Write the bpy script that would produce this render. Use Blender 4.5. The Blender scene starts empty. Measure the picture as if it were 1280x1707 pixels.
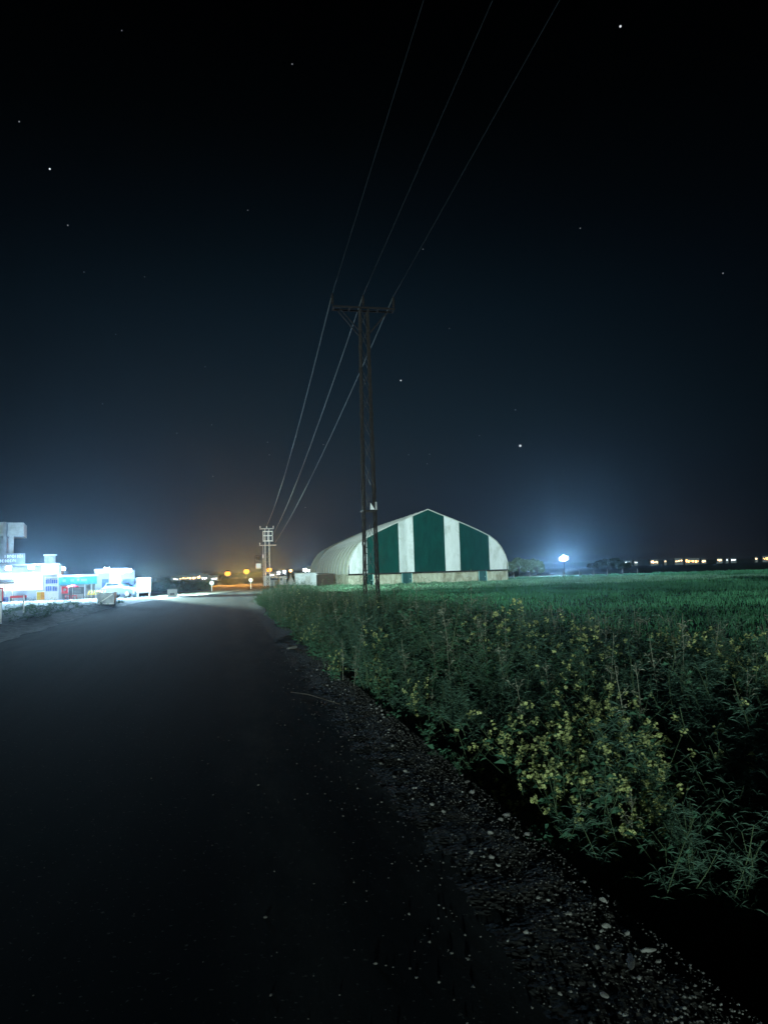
import bpy, math, random
import numpy as np
from mathutils import Vector, Matrix, noise as mnoise

random.seed(7)
rng = np.random.default_rng(11)
S = bpy.context.scene
COL = S.collection
rad = math.radians

# ------------------------------------------------------------------ camera model
FPX, PITCH, ROLL, TH, EYE = 1233.0, rad(4.66), rad(1.73), rad(12.1), 1.6
f_ = Vector((0, math.cos(PITCH), math.sin(PITCH)))
u0 = Vector((0, -math.sin(PITCH), math.cos(PITCH)))
r0 = Vector((1, 0, 0))
R_ = math.cos(ROLL) * r0 - math.sin(ROLL) * u0
U_ = math.cos(ROLL) * u0 + math.sin(ROLL) * r0
CAM = Vector((0, 0, EYE))

def ray(px, py):
    return f_ + R_ * ((px - 640) / FPX) + U_ * ((853.5 - py) / FPX)
def P(px, py, d):                       # point seen at a pixel of the photograph, d metres ahead
    return CAM + ray(px, py) * d
def W(u, v, z=0.0):                     # road frame (u across, v along the road) to world
    return Vector((u * math.cos(TH) - v * math.sin(TH), u * math.sin(TH) + v * math.cos(TH), z))
def UV(x, y):
    return (x * math.cos(TH) + y * math.sin(TH), -x * math.sin(TH) + y * math.cos(TH))

cd = bpy.data.cameras.new('camera')
cam = bpy.data.objects.new('camera', cd); COL.objects.link(cam)
cd.sensor_fit = 'HORIZONTAL'; cd.sensor_width = 36; cd.lens = FPX / 1280 * 36
cd.clip_start = 0.05; cd.clip_end = 20000
m = Matrix((R_, U_, -f_)).transposed().to_4x4(); m.translation = CAM
cam.matrix_world = m
S.camera = cam
S.view_settings.view_transform = 'Standard'; S.view_settings.look = 'None'
S.view_settings.exposure = 0; S.view_settings.gamma = 1
S.cycles.use_denoising = True
S.cycles.max_bounces = 6; S.cycles.transparent_max_bounces = 8
S.cycles.volume_bounces = 0
S.cycles.sample_clamp_indirect = 4

# ------------------------------------------------------------------ materials
def nodes(name):
    mt = bpy.data.materials.new(name); mt.use_nodes = True
    nt = mt.node_tree; nt.nodes.clear()
    out = nt.nodes.new('ShaderNodeOutputMaterial')
    return mt, nt, out
def ramp(nt, fac, stops):
    r = nt.nodes.new('ShaderNodeValToRGB'); e = r.color_ramp.elements
    e[0].position, e[0].color = stops[0][0], (*stops[0][1], 1)
    e[1].position, e[1].color = stops[-1][0], (*stops[-1][1], 1)
    for p, c in stops[1:-1]:
        k = e.new(p); k.color = (*c, 1)
    nt.links.new(fac, r.inputs[0]); return r.outputs[0]
def noise(nt, scale, detail=5, vec=None, rough=0.6, dist=0.0):
    n = nt.nodes.new('ShaderNodeTexNoise')
    n.inputs['Scale'].default_value = scale; n.inputs['Detail'].default_value = detail
    n.inputs['Roughness'].default_value = rough; n.inputs['Distortion'].default_value = dist
    if vec is not None: nt.links.new(vec, n.inputs['Vector'])
    return n.outputs['Fac']
def coord(nt, scale=(1, 1, 1), kind='Object'):
    c = nt.nodes.new('ShaderNodeTexCoord'); mp = nt.nodes.new('ShaderNodeMapping')
    mp.inputs['Scale'].default_value = scale
    nt.links.new(c.outputs[kind], mp.inputs['Vector']); return mp.outputs['Vector']
def mix(nt, fac, a, b, mode='MIX'):
    x = nt.nodes.new('ShaderNodeMix'); x.data_type = 'RGBA'; x.blend_type = mode
    for s, v in (('Factor', fac), ('A', a), ('B', b)):
        i = {'Factor': x.inputs[0], 'A': x.inputs[6], 'B': x.inputs[7]}[s]
        if isinstance(v, (int, float)): i.default_value = v
        elif isinstance(v, tuple): i.default_value = (*v, 1)
        else: nt.links.new(v, i)
    return x.outputs[2]
def bump(nt, h, strength, dist=0.02):
    b = nt.nodes.new('ShaderNodeBump'); b.inputs['Strength'].default_value = strength
    b.inputs['Distance'].default_value = dist; nt.links.new(h, b.inputs['Height']); return b.outputs[0]
def pmat(name, col, rough=0.7, var=0.25, scale=6.0, bmp=0.0, bdist=0.02, metal=0.0, spec=0.5, stretch=(1, 1, 1)):
    mt, nt, out = nodes(name)
    b = nt.nodes.new('ShaderNodeBsdfPrincipled')
    v = coord(nt, stretch)
    n = noise(nt, scale, 6, v)
    lo = tuple(c * (1 - var) for c in col); hi = tuple(min(0.9, c * (1 + var)) for c in col)
    nt.links.new(ramp(nt, n, [(0.3, lo), (0.7, hi)]), b.inputs['Base Color'])
    b.inputs['Roughness'].default_value = rough; b.inputs['Metallic'].default_value = metal
    b.inputs['Specular IOR Level'].default_value = spec
    if bmp: nt.links.new(bump(nt, noise(nt, scale * 3, 6, v), bmp, bdist), b.inputs['Normal'])
    nt.links.new(b.outputs[0], out.inputs[0]); return mt
def emat(name, col, strength):
    mt, nt, out = nodes(name)
    e = nt.nodes.new('ShaderNodeEmission'); e.inputs[0].default_value = (*col, 1); e.inputs[1].default_value = strength
    nt.links.new(e.outputs[0], out.inputs[0]); return mt
def leafmat(name, col, trans=0.35, var=0.35, scale=3.0):
    mt, nt, out = nodes(name)
    v = coord(nt, (1, 1, 1), 'Object')
    n = noise(nt, scale, 4, v)
    c = ramp(nt, n, [(0.3, tuple(k * (1 - var) for k in col)), (0.7, tuple(k * (1 + var) for k in col))])
    d = nt.nodes.new('ShaderNodeBsdfDiffuse'); t = nt.nodes.new('ShaderNodeBsdfTranslucent'); g = nt.nodes.new('ShaderNodeMixShader')
    g.inputs[0].default_value = trans
    nt.links.new(c, d.inputs[0]); nt.links.new(c, t.inputs[0])
    nt.links.new(d.outputs[0], g.inputs[1]); nt.links.new(t.outputs[0], g.inputs[2])
    nt.links.new(g.outputs[0], out.inputs[0]); return mt

M = {}
M['concrete'] = pmat('concrete', (.24, .25, .24), .85, .25, 2.5, .3)
M['concrete_dark'] = pmat('grey render', (.13, .14, .15), .85, .25, 2.0, .3)
M['white_wall'] = pmat('white painted wall', (.34, .35, .35), .6, .08, 2.0)
M['white_metal'] = pmat('white painted metal', (.75, .76, .77), .45, .08, 8)
M['pale_block'] = pmat('pale blockwork', (.5, .53, .56), .8, .2, 1.2, .3)
M['door_teal'] = pmat('dark teal door', (.002, .055, .06), .5, .3, 3)
M['teal'] = pmat('teal paint', (.02, .22, .26), .5, .2, 3)
M['frame_pale'] = pmat('pale turquoise paint', (.2, .4, .4), .6, .2, 4)
M['red'] = pmat('red plastic', (.55, .02, .04), .45, .15, 4)
M['blue'] = pmat('blue plastic', (.03, .08, .4), .45, .2, 4)
M['lightblue'] = pmat('light blue paint', (.2, .42, .6), .5, .15, 4)
M['orange'] = pmat('orange panel', (.75, .32, .04), .5, .2, 4)
M['yellow'] = pmat('yellow paint', (.75, .5, .05), .5, .15, 4)
M['darkboard'] = pmat('dark board', (.03, .035, .045), .5, .3, 6)
M['grey_fabric'] = pmat('grey awning fabric', (.3, .3, .3), .9, .15, 5, .2)
M['steel_dark'] = pmat('weathered steel', (.022, .019, .018), .8, .45, 5, .2, spec=.15)
M['steel_pale'] = pmat('galvanised steel', (.42, .42, .41), .5, .2, 4)
M['porcelain'] = pmat('brown porcelain', (.012, .01, .01), .8, .2, 6, spec=.1)
M['wire_dimmed'] = pmat('dimmed aluminium wire', (.035, .04, .043), .9, .1, 3, spec=.1)  # same wire, darkened: light fading overhead is put into the colour
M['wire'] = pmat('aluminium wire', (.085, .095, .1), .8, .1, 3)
M['rubber'] = pmat('rubber', (.02, .02, .02), .8, .2, 9)
M['glass'] = pmat('dark glass', (.03, .05, .06), .08, .1, 2)
M['car_paint'] = pmat('grey car paint', (.22, .25, .27), .3, .06, 2)
M['bin_metal'] = pmat('scuffed grey metal', (.3, .34, .38), .55, .4, 3, .4)
M['wood_dark'] = pmat('dark brown boards', (.035, .025, .02), .8, .5, 3, .5, .02, 0, .3, (8, 8, .6))
M['post'] = pmat('weathered post wood', (.22, .2, .17), .85, .3, 5, .3)
M['bark'] = pmat('bark', (.06, .05, .04), .9, .3, 6, .5)
M['stone'] = pmat('limestone', (.22, .215, .195), .85, .35, 9, .5, .02)
M['stone_dull'] = pmat('dull limestone', (.095, .092, .083), .9, .4, 9, .5, .02)
M['stem'] = leafmat('green stems', (.09, .13, .07), .1, .3)
M['leaf'] = leafmat('weed leaves', (.06, .138, .08), .3, .5, 1.3)
M['feather'] = leafmat('feathery leaves', (.1, .18, .125), .35, .4, 1.1)
M['flower'] = leafmat('yellow petals', (.58, .62, .27), .3, .3, 20)
M['dry'] = leafmat('dry stalks', (.25, .26, .19), .15, .4, 5)
M['grass'] = leafmat('field grass', (.07, .2, .1), .4, .55, .16)
M['verge_leaf'] = leafmat('verge leaves', (.06, .11, .06), .35, .4, .8)
M['crown'] = leafmat('tree leaves', (.12, .18, .1), .35, .4, .7)
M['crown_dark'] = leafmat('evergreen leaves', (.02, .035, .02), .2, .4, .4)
M['em_white'] = emat('white lamp glow', (.82, .93, 1.0), 60)
M['em_tube'] = emat('lit sign face', (.88, .97, 1.0), 1.25)
M['em_orange'] = emat('sodium lamp glow', (1.0, .4, .05), 2.4)
M['em_warm'] = emat('warm lit windows', (1.0, .62, .28), 9)
M['em_cool'] = emat('cool lit windows', (.9, .95, 1.0), 7)
M['em_amber'] = emat('amber lit windows', (1.0, .48, .14), 8)
M['em_star'] = emat('starlight', (.9, .95, 1.0), .8)
M['em_star_dim'] = emat('faint starlight', (.8, .9, 1.0), .14)
M['em_star_mid'] = emat('middling starlight', (.85, .92, 1.0), .2)

# fabric of the hangar
def fabric(name, col, var=.12, wr=.5, sc=1.0, stain=None):
    mt, nt, out = nodes(name)
    b = nt.nodes.new('ShaderNodeBsdfPrincipled')
    v = coord(nt, (1, 1, .28)); n = noise(nt, 1.6 * sc, 6, v, .6, .6)
    c = ramp(nt, n, [(.28, tuple(k * (1 - var) for k in col)), (.72, tuple(min(.9, k * (1 + var)) for k in col))])
    if stain:
        s = ramp(nt, noise(nt, .8, 7, coord(nt, (1, 1, .5)), .7, 1.2), [(.48, (0, 0, 0)), (.68, (1, 1, 1))])
        c = mix(nt, s, c, stain)
    nt.links.new(c, b.inputs['Base Color'])
    b.inputs['Roughness'].default_value = .75; b.inputs['Specular IOR Level'].default_value = .08
    nt.links.new(bump(nt, noise(nt, 2.2 * sc, 4, coord(nt, (1, 1, .35)), .5, 1.5), wr, .08), b.inputs['Normal'])
    nt.links.new(b.outputs[0], out.inputs[0]); return mt
M['fab_white'] = fabric('white tarpaulin', (.56, .57, .59), .1, .25, 1, (.38, .39, .38))
M['fab_green'] = fabric('green tarpaulin', (.001, .034, .03), .35, .3, 1)
M['fab_skirt'] = fabric('dirty pale tarpaulin', (.38, .37, .3), .3, 1.0, 1.6, (.17, .15, .1))
M['fab_roof'] = fabric('pale roof tarpaulin', (.3, .31, .26), .12, .15, .6)

# asphalt in road coordinates: object x = u, y = v
def asphalt():
    mt, nt, out = nodes('asphalt')
    b = nt.nodes.new('ShaderNodeBsdfPrincipled')
    v = coord(nt); big = noise(nt, .35, 6, coord(nt, (1, .12, 1)), .6, .4)
    fine = noise(nt, 55, 4, v, .7)
    c = ramp(nt, big, [(.32, (.005, .011, .015)), (.5, (.012, .021, .027)), (.68, (.024, .034, .042))])
    chips = ramp(nt, noise(nt, 34, 2, v), [(.66, (0, 0, 0)), (.74, (1, 1, 1))])
    c = mix(nt, chips, c, (.1, .105, .1))
    # dusty strip along the right wheel track and dusty left edge
    sx = nt.nodes.new('ShaderNodeSeparateXYZ'); nt.links.new(v, sx.inputs[0])
    w = noise(nt, .25, 3, coord(nt, (.3, 1, 1)))
    ad = nt.nodes.new('ShaderNodeMath'); ad.operation = 'MULTIPLY_ADD'
    nt.links.new(w, ad.inputs[0]); ad.inputs[1].default_value = .8; nt.links.new(sx.outputs[0], ad.inputs[2])
    mr = nt.nodes.new('ShaderNodeMapRange'); mr.inputs[1].default_value = -8; mr.inputs[2].default_value = 4
    nt.links.new(ad.outputs[0], mr.inputs[0])
    dust = ramp(nt, mr.outputs[0], [(0.10, (.8,) * 3), (.27, (.18,) * 3), (.42, (0,) * 3), (.62, (.02,) * 3), (.69, (.0,) * 3), (.725, (.3,) * 3), (.76, (.1,) * 3), (.82, (.75,) * 3)])
    dn = mix(nt, .75, dust, ramp(nt, noise(nt, 3, 6, coord(nt, (1, .25, 1)), .7), [(.35, (0,) * 3), (.65, (1,) * 3)]), 'MULTIPLY')
    c = mix(nt, dn, c, (.13, .135, .13))
    nt.links.new(c, b.inputs['Base Color'])
    b.inputs['Roughness'].default_value = 1.0; b.inputs['Specular IOR Level'].default_value = .015
    h = mix(nt, .5, fine, chips)
    nt.links.new(bump(nt, h, .17, .012), b.inputs['Normal'])
    nt.links.new(b.outputs[0], out.inputs[0]); return mt
M['asphalt'] = asphalt()

def groundmat():
    mt, nt, out = nodes('soil and turf')
    b = nt.nodes.new('ShaderNodeBsdfPrincipled')
    v = coord(nt)
    c = ramp(nt, noise(nt, .09, 8, v, .65), [(.3, (.018, .035, .018)), (.5, (.035, .06, .028)), (.7, (.07, .075, .045))])
    d = ramp(nt, noise(nt, 4, 8, v, .7), [(.35, (.4,) * 3), (.7, (1.15,) * 3)])
    nt.links.new(mix(nt, 1.0, c, d, 'MULTIPLY'), b.inputs['Base Color'])
    b.inputs['Roughness'].default_value = .95; b.inputs['Specular IOR Level'].default_value = .1
    nt.links.new(bump(nt, noise(nt, 5, 8, v, .7), .8, .06), b.inputs['Normal'])
    nt.links.new(b.outputs[0], out.inputs[0]); return mt
M['ground'] = groundmat()
def gravelmat(name, lo, hi, sc, edge=False):
    mt, nt, out = nodes(name)
    b = nt.nodes.new('ShaderNodeBsdfPrincipled')
    v = coord(nt)
    vo = nt.nodes.new('ShaderNodeTexVoronoi'); vo.inputs['Scale'].default_value = sc; nt.links.new(v, vo.inputs['Vector'])
    c = ramp(nt, noise(nt, 1.2, 8, v, .7), [(.3, lo), (.7, hi)])
    c = mix(nt, .55, c, ramp(nt, vo.outputs['Color'], [(.1, tuple(k * .35 for k in lo)), (.95, tuple(k * 1.5 for k in hi))]))
    if edge:
        sx = nt.nodes.new('ShaderNodeSeparateXYZ'); nt.links.new(v, sx.inputs[0])
        ad = nt.nodes.new('ShaderNodeMath'); ad.operation = 'MULTIPLY_ADD'; nt.links.new(noise(nt, 3.5, 6, v, .7), ad.inputs[0]); ad.inputs[1].default_value = .9; nt.links.new(sx.outputs[0], ad.inputs[2])
        mr = nt.nodes.new('ShaderNodeMapRange'); mr.inputs[1].default_value = 1.45; mr.inputs[2].default_value = 1.95; nt.links.new(ad.outputs[0], mr.inputs[0])
        c = mix(nt, mr.outputs[0], (.026, .03, .032), c)
    nt.links.new(c, b.inputs['Base Color']); b.inputs['Roughness'].default_value = .95; b.inputs['Specular IOR Level'].default_value = .15
    h = mix(nt, .5, vo.outputs['Distance'], noise(nt, sc * .7, 6, v))
    nt.links.new(bump(nt, h, .9, .03), b.inputs['Normal'])
    nt.links.new(b.outputs[0], out.inputs[0]); return mt
M['shoulder'] = gravelmat('gravelly dirt', (.03, .03, .026), (.085, .08, .07), 30, True)
M['yard'] = gravelmat('pale dusty gravel', (.13, .13, .12), (.24, .235, .22), 7)

# ------------------------------------------------------------------ mesh helpers
def link(name, me, mats, parent=None):
    o = bpy.data.objects.new(name, me); COL.objects.link(o)
    for k in (mats if isinstance(mats, (list, tuple)) else [mats]):
        if len(me.materials) < (len(mats) if isinstance(mats, (list, tuple)) else 1): me.materials.append(k)
    if parent: o.parent = parent
    return o
class MB:
    def __init__(s): s.v = []; s.f = []; s.mi = []; s.sm = []
    def add(s, vs, fs, mi=0, smooth=False):
        b = len(s.v); s.v += [tuple(x) for x in vs]
        for q in fs: s.f.append([b + i for i in q]); s.mi.append(mi); s.sm.append(smooth)
        return s
    def box(s, c, d, rz=0, mi=0, tilt=None):
        hx, hy, hz = d[0] / 2, d[1] / 2, d[2] / 2
        mt = Matrix.Rotation(rz, 3, 'Z')
        if tilt is not None: mt = mt @ tilt
        vs = [Vector(c) + mt @ Vector((x * hx, y * hy, z * hz)) for x in (-1, 1) for y in (-1, 1) for z in (-1, 1)]
        return s.add(vs, [(0, 1, 3, 2), (4, 6, 7, 5), (0, 4, 5, 1), (2, 3, 7, 6), (0, 2, 6, 4), (1, 5, 7, 3)], mi)
    def lo(s, x0, x1, y0, y1, z0, z1, mi=0):
        return s.box(((x0 + x1) / 2, (y0 + y1) / 2, (z0 + z1) / 2), (x1 - x0, y1 - y0, z1 - z0), 0, mi)
    def bar(s, a, b, w, h=None, mi=0):
        a, b = Vector(a), Vector(b); h = h or w
        z = (b - a).normalized(); x = z.orthogonal().normalized() if abs(z.z) > .999 else z.cross(Vector((0, 0, 1))).normalized(); y = z.cross(x)
        vs = [p + x * (i * w / 2) + y * (j * h / 2) for p in (a, b) for i, j in ((-1, -1), (1, -1), (1, 1), (-1, 1))]
        return s.add(vs, [(3, 2, 1, 0), (4, 5, 6, 7), (0, 1, 5, 4), (1, 2, 6, 5), (2, 3, 7, 6), (3, 0, 4, 7)], mi)
    def tube(s, pts, r, n=8, mi=0, cap=True):
        pts = [Vector(p) for p in pts]; rs = r if isinstance(r, (list, tuple)) else [r] * len(pts)
        vs = []; fs = []
        for i, p in enumerate(pts):
            t = (pts[min(i + 1, len(pts) - 1)] - pts[max(i - 1, 0)]).normalized()
            x = t.cross(Vector((0, 0, 1))); x = Vector((1, 0, 0)) if x.length < .01 else x.normalized(); y = t.cross(x)
            for k in range(n):
                a = 2 * math.pi * k / n; vs.append(p + (x * math.cos(a) + y * math.sin(a)) * rs[i])
        for i in range(len(pts) - 1):
            for k in range(n): fs.append((i * n + k, i * n + (k + 1) % n, (i + 1) * n + (k + 1) % n, (i + 1) * n + k))
        if cap: fs.append(tuple(range(n))[::-1]); fs.append(tuple((len(pts) - 1) * n + k for k in range(n)))
        return s.add(vs, fs, mi, True)
    def lathe(s, c, prof, n=12, mi=0):
        return s.tube([(c[0], c[1], c[2] + z) for r, z in prof], [max(r, .001) for r, z in prof], n, mi)
    def mesh(s, name):
        me = bpy.data.meshes.new(name); me.from_pydata(s.v, [], s.f)
        me.polygons.foreach_set('material_index', s.mi); me.polygons.foreach_set('use_smooth', s.sm)
        me.update(); return me
    def build(s, name, mats, parent=None, bevel=0):
        o = link(name, s.mesh(name), mats, parent)
        if bevel:
            b = o.modifiers.new('bevel', 'BEVEL'); b.width = bevel; b.segments = 2; b.limit_method = 'ANGLE'
        return o
def tag(o, label=None, cat=None, group=None, kind=None):
    for k, v in (('label', label), ('category', cat), ('group', group), ('kind', kind)):
        if v: o[k] = v
    return o
def thing(name, label, cat, loc=(0, 0, 0), rz=0, group=None):
    o = bpy.data.objects.new(name, None); COL.objects.link(o); o.empty_display_size = .1
    o.location = loc; o.rotation_euler = (0, 0, rz); return tag(o, label, cat, group)
def npmesh(name, V, T, MI=None, smooth=False):
    me = bpy.data.meshes.new(name)
    V = np.asarray(V, np.float32); T = np.asarray(T, np.int32)
    me.vertices.add(len(V)); me.vertices.foreach_set('co', V.ravel())
    me.loops.add(T.size); me.loops.foreach_set('vertex_index', T.ravel())
    me.polygons.add(len(T)); me.polygons.foreach_set('loop_start', np.arange(0, T.size, 3, dtype=np.int32))
    if MI is not None: me.polygons.foreach_set('material_index', np.asarray(MI, np.int32))
    me.update(calc_edges=True); me.validate(); return me

# ------------------------------------------------------------------ terrain
def smooth(a, b, x):
    t = min(1, max(0, (x - a) / (b - a))); return t * t * (3 - 2 * t)
def curve(v):                            # the road swings right beyond fifty metres
    return 9.5 * smooth(44, 98, v) + 1.2 * smooth(98, 140, v)
def re(v): return 1.05 + curve(v)        # right edge of the asphalt
def le(v): return -6.1 + curve(v) - .6 * smooth(20, 45, v)
def gz(u, v):
    n = mnoise.noise(Vector((u * .35, v * .35, 0))) * .06 + mnoise.noise(Vector((u * 1.7, v * 1.7, 4))) * .025
    s = u - re(v); l = le(v) - u
    z = 0
    if s > 0:
        fade = 1 - .85 * smooth(6.5, 13, v)
        z -= .03 * min(s, .7)
        ditch = smooth(.62, 1.25, s) * (1 - smooth(1.5, 3.1, s))
        z -= .62 * fade * ditch
        z -= .12 * smooth(.8, 2.4, s)
        z += n * smooth(.2, .9, s) * (1 if s < 40 else .4)
    elif l > 0:
        z += n * smooth(.2, 1.5, l) * .8
        z += .22 * smooth(.3, 1.6, l) * (1 - smooth(3, 5.5, l)) * (1 - smooth(46, 56, v)) * smooth(24, 34, v)
    else:
        z -= .03
    r = math.hypot(u, v)
    z -= .5 * smooth(130, 400, r)
    return z
def axis(pts):
    out = []
    for a, b, st in pts:
        n = max(1, round((b - a) / st)); out += [a + (b - a) * i / n for i in range(n)]
    out.append(pts[-1][1]); return out
us = axis([(-3000, -300, 300), (-300, -60, 40), (-60, -20, 4), (-20, -5, 1), (-5, .8, 1), (.8, 5, .12), (5, 12, .5), (12, 60, 4), (60, 300, 40), (300, 3000, 300)])
vs_ = axis([(-200, -20, 30), (-20, 0, 2), (0, 14, .2), (14, 40, .8), (40, 110, 2), (110, 300, 20), (300, 3100, 350)])
V = [(u, v, gz(u, v)) for v in vs_ for u in us]; nu = len(us)
Fq = [(j * nu + i, j * nu + i + 1, (j + 1) * nu + i + 1, (j + 1) * nu + i) for j in range(len(vs_) - 1) for i in range(nu - 1)]
g = MB(); g.add(V, Fq, 0, True); go = g.build('ground', M['ground']); go.rotation_euler.z = TH; tag(go, kind='structure')

def strip(name, mat, f0, f1, v0, v1, dv, nu_, zf, kind='structure'):
    vv = axis(dv if isinstance(dv, list) else [(v0, v1, dv)]); pts = []
    for v in vv:
        a, b = f0(v), f1(v)
        for i in range(nu_ + 1):
            u = a + (b - a) * i / nu_; pts.append((u, v, zf(u, v)))
    n = nu_ + 1
    fs = [(j * n + i, j * n + i + 1, (j + 1) * n + i + 1, (j + 1) * n + i) for j in range(len(vv) - 1) for i in range(nu_)]
    s = MB(); s.add(pts, fs, 0, True); o = s.build(name, mat); o.rotation_euler.z = TH; return tag(o, kind=kind)
strip('road', M['asphalt'], lambda v: le(v) - .15, lambda v: re(v) + .16 + .05 * mnoise.noise(Vector((v * 3.9, 3, 0))), -60, 126, .5, 14, lambda u, v: .004 - .02 * smooth(80, 126, v))
def shz(u, v):
    return gz(u, v) + .01 + .009 * mnoise.noise(Vector((u * 4, v * 4, 1))) + .004 * mnoise.noise(Vector((u * 15, v * 15, 2)))
strip('gravel_shoulder', M['shoulder'], lambda v: re(v) + .06 + .07 * mnoise.noise(Vector((v * 2.3, 9, 0))) + .05 * mnoise.noise(Vector((v * 9, 4, 0))), lambda v: re(v) + .78 + .12 * mnoise.noise(Vector((v * 1.1, 5, 0))), 1.5, 46, [(1.5, 10, .022), (10, 20, .06), (20, 46, .2)], 34,
      lambda u, v: max(shz(u, v), .008) if u < re(v) else shz(u, v))
strip('yard', M['yard'], lambda v: -60, lambda v: le(v) - .05 - .5 * abs(mnoise.noise(Vector((v * .2, 2, 0)))), 24, 112, .8, 60, lambda u, v: gz(u, v) * 1.0 + .02)
strip('dirt_edge', M['yard'], lambda v: le(v) - .9 - .8 * abs(mnoise.noise(Vector((v * .3, 8, 0)))), lambda v: le(v) + .1 + .3 * mnoise.noise(Vector((v * .5, 7, 0))), 18, 52.3, .4, 6, lambda u, v: max(gz(u, v), 0) + .014)

# dark bank left of the bend and far hills
def bank(name, px0, px1, d, tops, depth, mat):
    n = 60; vs = []; ridge = []
    for i in range(n + 1):
        t = i / n; px = px0 + (px1 - px0) * t
        b = P(px, 960, d); k = t * (len(tops) - 1); j = min(int(k), len(tops) - 2); h = tops[j] + (tops[j + 1] - tops[j]) * (k - j)
        h *= 1 + .18 * mnoise.noise(Vector((t * 14, d, 0)))
        e = min(1, t * 12, (1 - t) * 12)
        dirn = Vector((b.x, b.y, 0)).normalized()
        for w, hz in ((0, -.6), (.25, .55), (.5, 1), (.75, .6), (1, -.6)):
            p = Vector((b.x, b.y, 0)) + dirn * depth * w
            zz = h * hz * (e if hz > 0 else 1)
            vs.append((p.x, p.y, zz + .12 * mnoise.noise(Vector((p.x * .6, p.y * .6, zz)))))
    fs = [(i * 5 + k, (i + 1) * 5 + k, (i + 1) * 5 + k + 1, i * 5 + k + 1) for i in range(n) for k in range(4)]
    s = MB(); s.add(vs, fs, 0, True); return tag(s.build(name, mat), kind='structure')
bank('earth_bank', 246, 352, 92, [.9, 1.25, 1.4, 1.3, 1.05, .5], 7, M['ground'])
bank('hills', -300, 1700, 2300, [6, 14, 9, 12, 8, 16, 10, 7, 13, 19, 12, 8, 15, 9, 10], 300, M['ground'])

def mound(name, x0, x1, y0, y1, h, step, mat):
    nx, ny = int((x1 - x0) / step), int((y1 - y0) / step); vs = []
    for j in range(ny + 1):
        for i in range(nx + 1):
            a, b = i / nx, j / ny; x, y = x0 + (x1 - x0) * a, y0 + (y1 - y0) * b
            k = smooth(0, .2, a) * (1 - smooth(.72, 1, a)) * smooth(0, .45, b) * (1 - smooth(.55, 1, b))
            vs.append((x, y, -.7 + (h + .7) * k * (1 + .16 * mnoise.noise(Vector((x, y, 3)) / (step * 5)))))
    n = nx + 1; s = MB(); s.add(vs, [(j * n + i, j * n + i + 1, (j + 1) * n + i + 1, (j + 1) * n + i) for j in range(ny) for i in range(nx)], 0, True)
    return tag(s.build(name, mat), kind='structure')
mound('shade_mound', .3, 9, -8.6, -4.6, .98, .18, M['ground'])        # unseen mound added behind the viewer to shade the nearest weeds
mound('shade_bank', 14, 95, -72, -50, 6.6, 1.5, M['ground'])             # unseen bank added to darken the right of the field

# ------------------------------------------------------------------ hangar
HU0, HU1, HV, HL = 15.6, 37.9, 96.5, 46.0
hw = (HU1 - HU0) / 2
hg = thing('storage_hangar', 'long arched storage hangar with green and white striped front standing in the field', 'hangar', W((HU0 + HU1) / 2, HV, -.12), TH)
prof = [(1.0, 1.6), (.995, 2.6), (.97, 3.6), (.925, 4.6), (.86, 5.55), (.77, 6.3), (.62, 7.15), (.46, 7.95), (.31, 8.65), (.15, 9.35), (0, 10.05)]
def hz_at(x):
    a = abs(x) / hw
    for (a1, z1), (a0, z0_) in zip(prof, prof[1:]):
        if a0 <= a <= a1: return z0_ + (z1 - z0_) * (a - a0) / (a1 - a0 + 1e-9)
    return prof[0][1]
full = [(-a * hw, z) for a, z in prof] + [(a * hw, z) for a, z in prof[::-1][1:]]
sh = MB(); bays = 15; sub = 8; rows = []
for i in range(bays * sub + 1):
    y = HL * i / (bays * sub); t = (i % sub) / sub; sag = .5 * math.sin(math.pi * t) ** .7 if i % sub else 0
    rows.append([(x * (1 - sag / hw), y, z - sag * .7 * (1 if z > 2 else z - 1.6)) for x, z in full])
n = len(full)
sh.add([p for r in rows for p in r], [(i * n + k, (i + 1) * n + k, (i + 1) * n + k + 1, i * n + k + 1) for i in range(len(rows) - 1) for k in range(n - 1)], 0, True)
sh.build('roof_cover', M['fab_roof'], hg)
for i in range(1, 12):
    s = MB(); s.tube([(x * 1.006, HL * i / bays, z + .01) for x, z in full], .075, 5); s.build('arch_strap', M['grey_fabric'], hg)
ed = MB()
ed.tube([(x * 1.003, -.03, z + .02) for x, z in full], .07, 6)
ed.build('front_arch', M['steel_pale'], hg)
def gable(name, x0, x1, mat, y):
    s = MB(); k = 10; vs = []
    for i in range(k + 1):
        x = x0 + (x1 - x0) * i / k
        for j in range(7):
            z = 1.62 + (hz_at(x) - .05 - 1.62) * j / 6
            vs.append((x, y, z))
    s.add(vs, [(i * 7 + j, (i + 1) * 7 + j, (i + 1) * 7 + j + 1, i * 7 + j + 1) for i in range(k) for j in range(6)])
    o = s.build(name, mat, hg)
    so = o.modifiers.new('thickness', 'SOLIDIFY'); so.thickness = .02
    return o
cuts = [-.985, -.765, -.375, -.19, .2, .39, .765, .985]
for i in range(7):
    wht = i % 2 == 0
    gable('white_panel' if wht else 'green_panel', cuts[i] * hw + .01, cuts[i + 1] * hw - .01, M['fab_white'] if wht else M['fab_green'], -.0 if wht else .004)
for x in (0.0, .575 * hw, -.57 * hw):
    sm = MB(); sm.lo(x - .03, x + .03, -.05, -.022, 1.65, hz_at(x) - .1); sm.build('panel_seam', M['fab_green'], hg)
ev = MB(); ev.lo(-hw, hw, -.06, -.022, 1.5, 1.64); ev.build('eave_rail', M['steel_dark'], hg)
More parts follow.
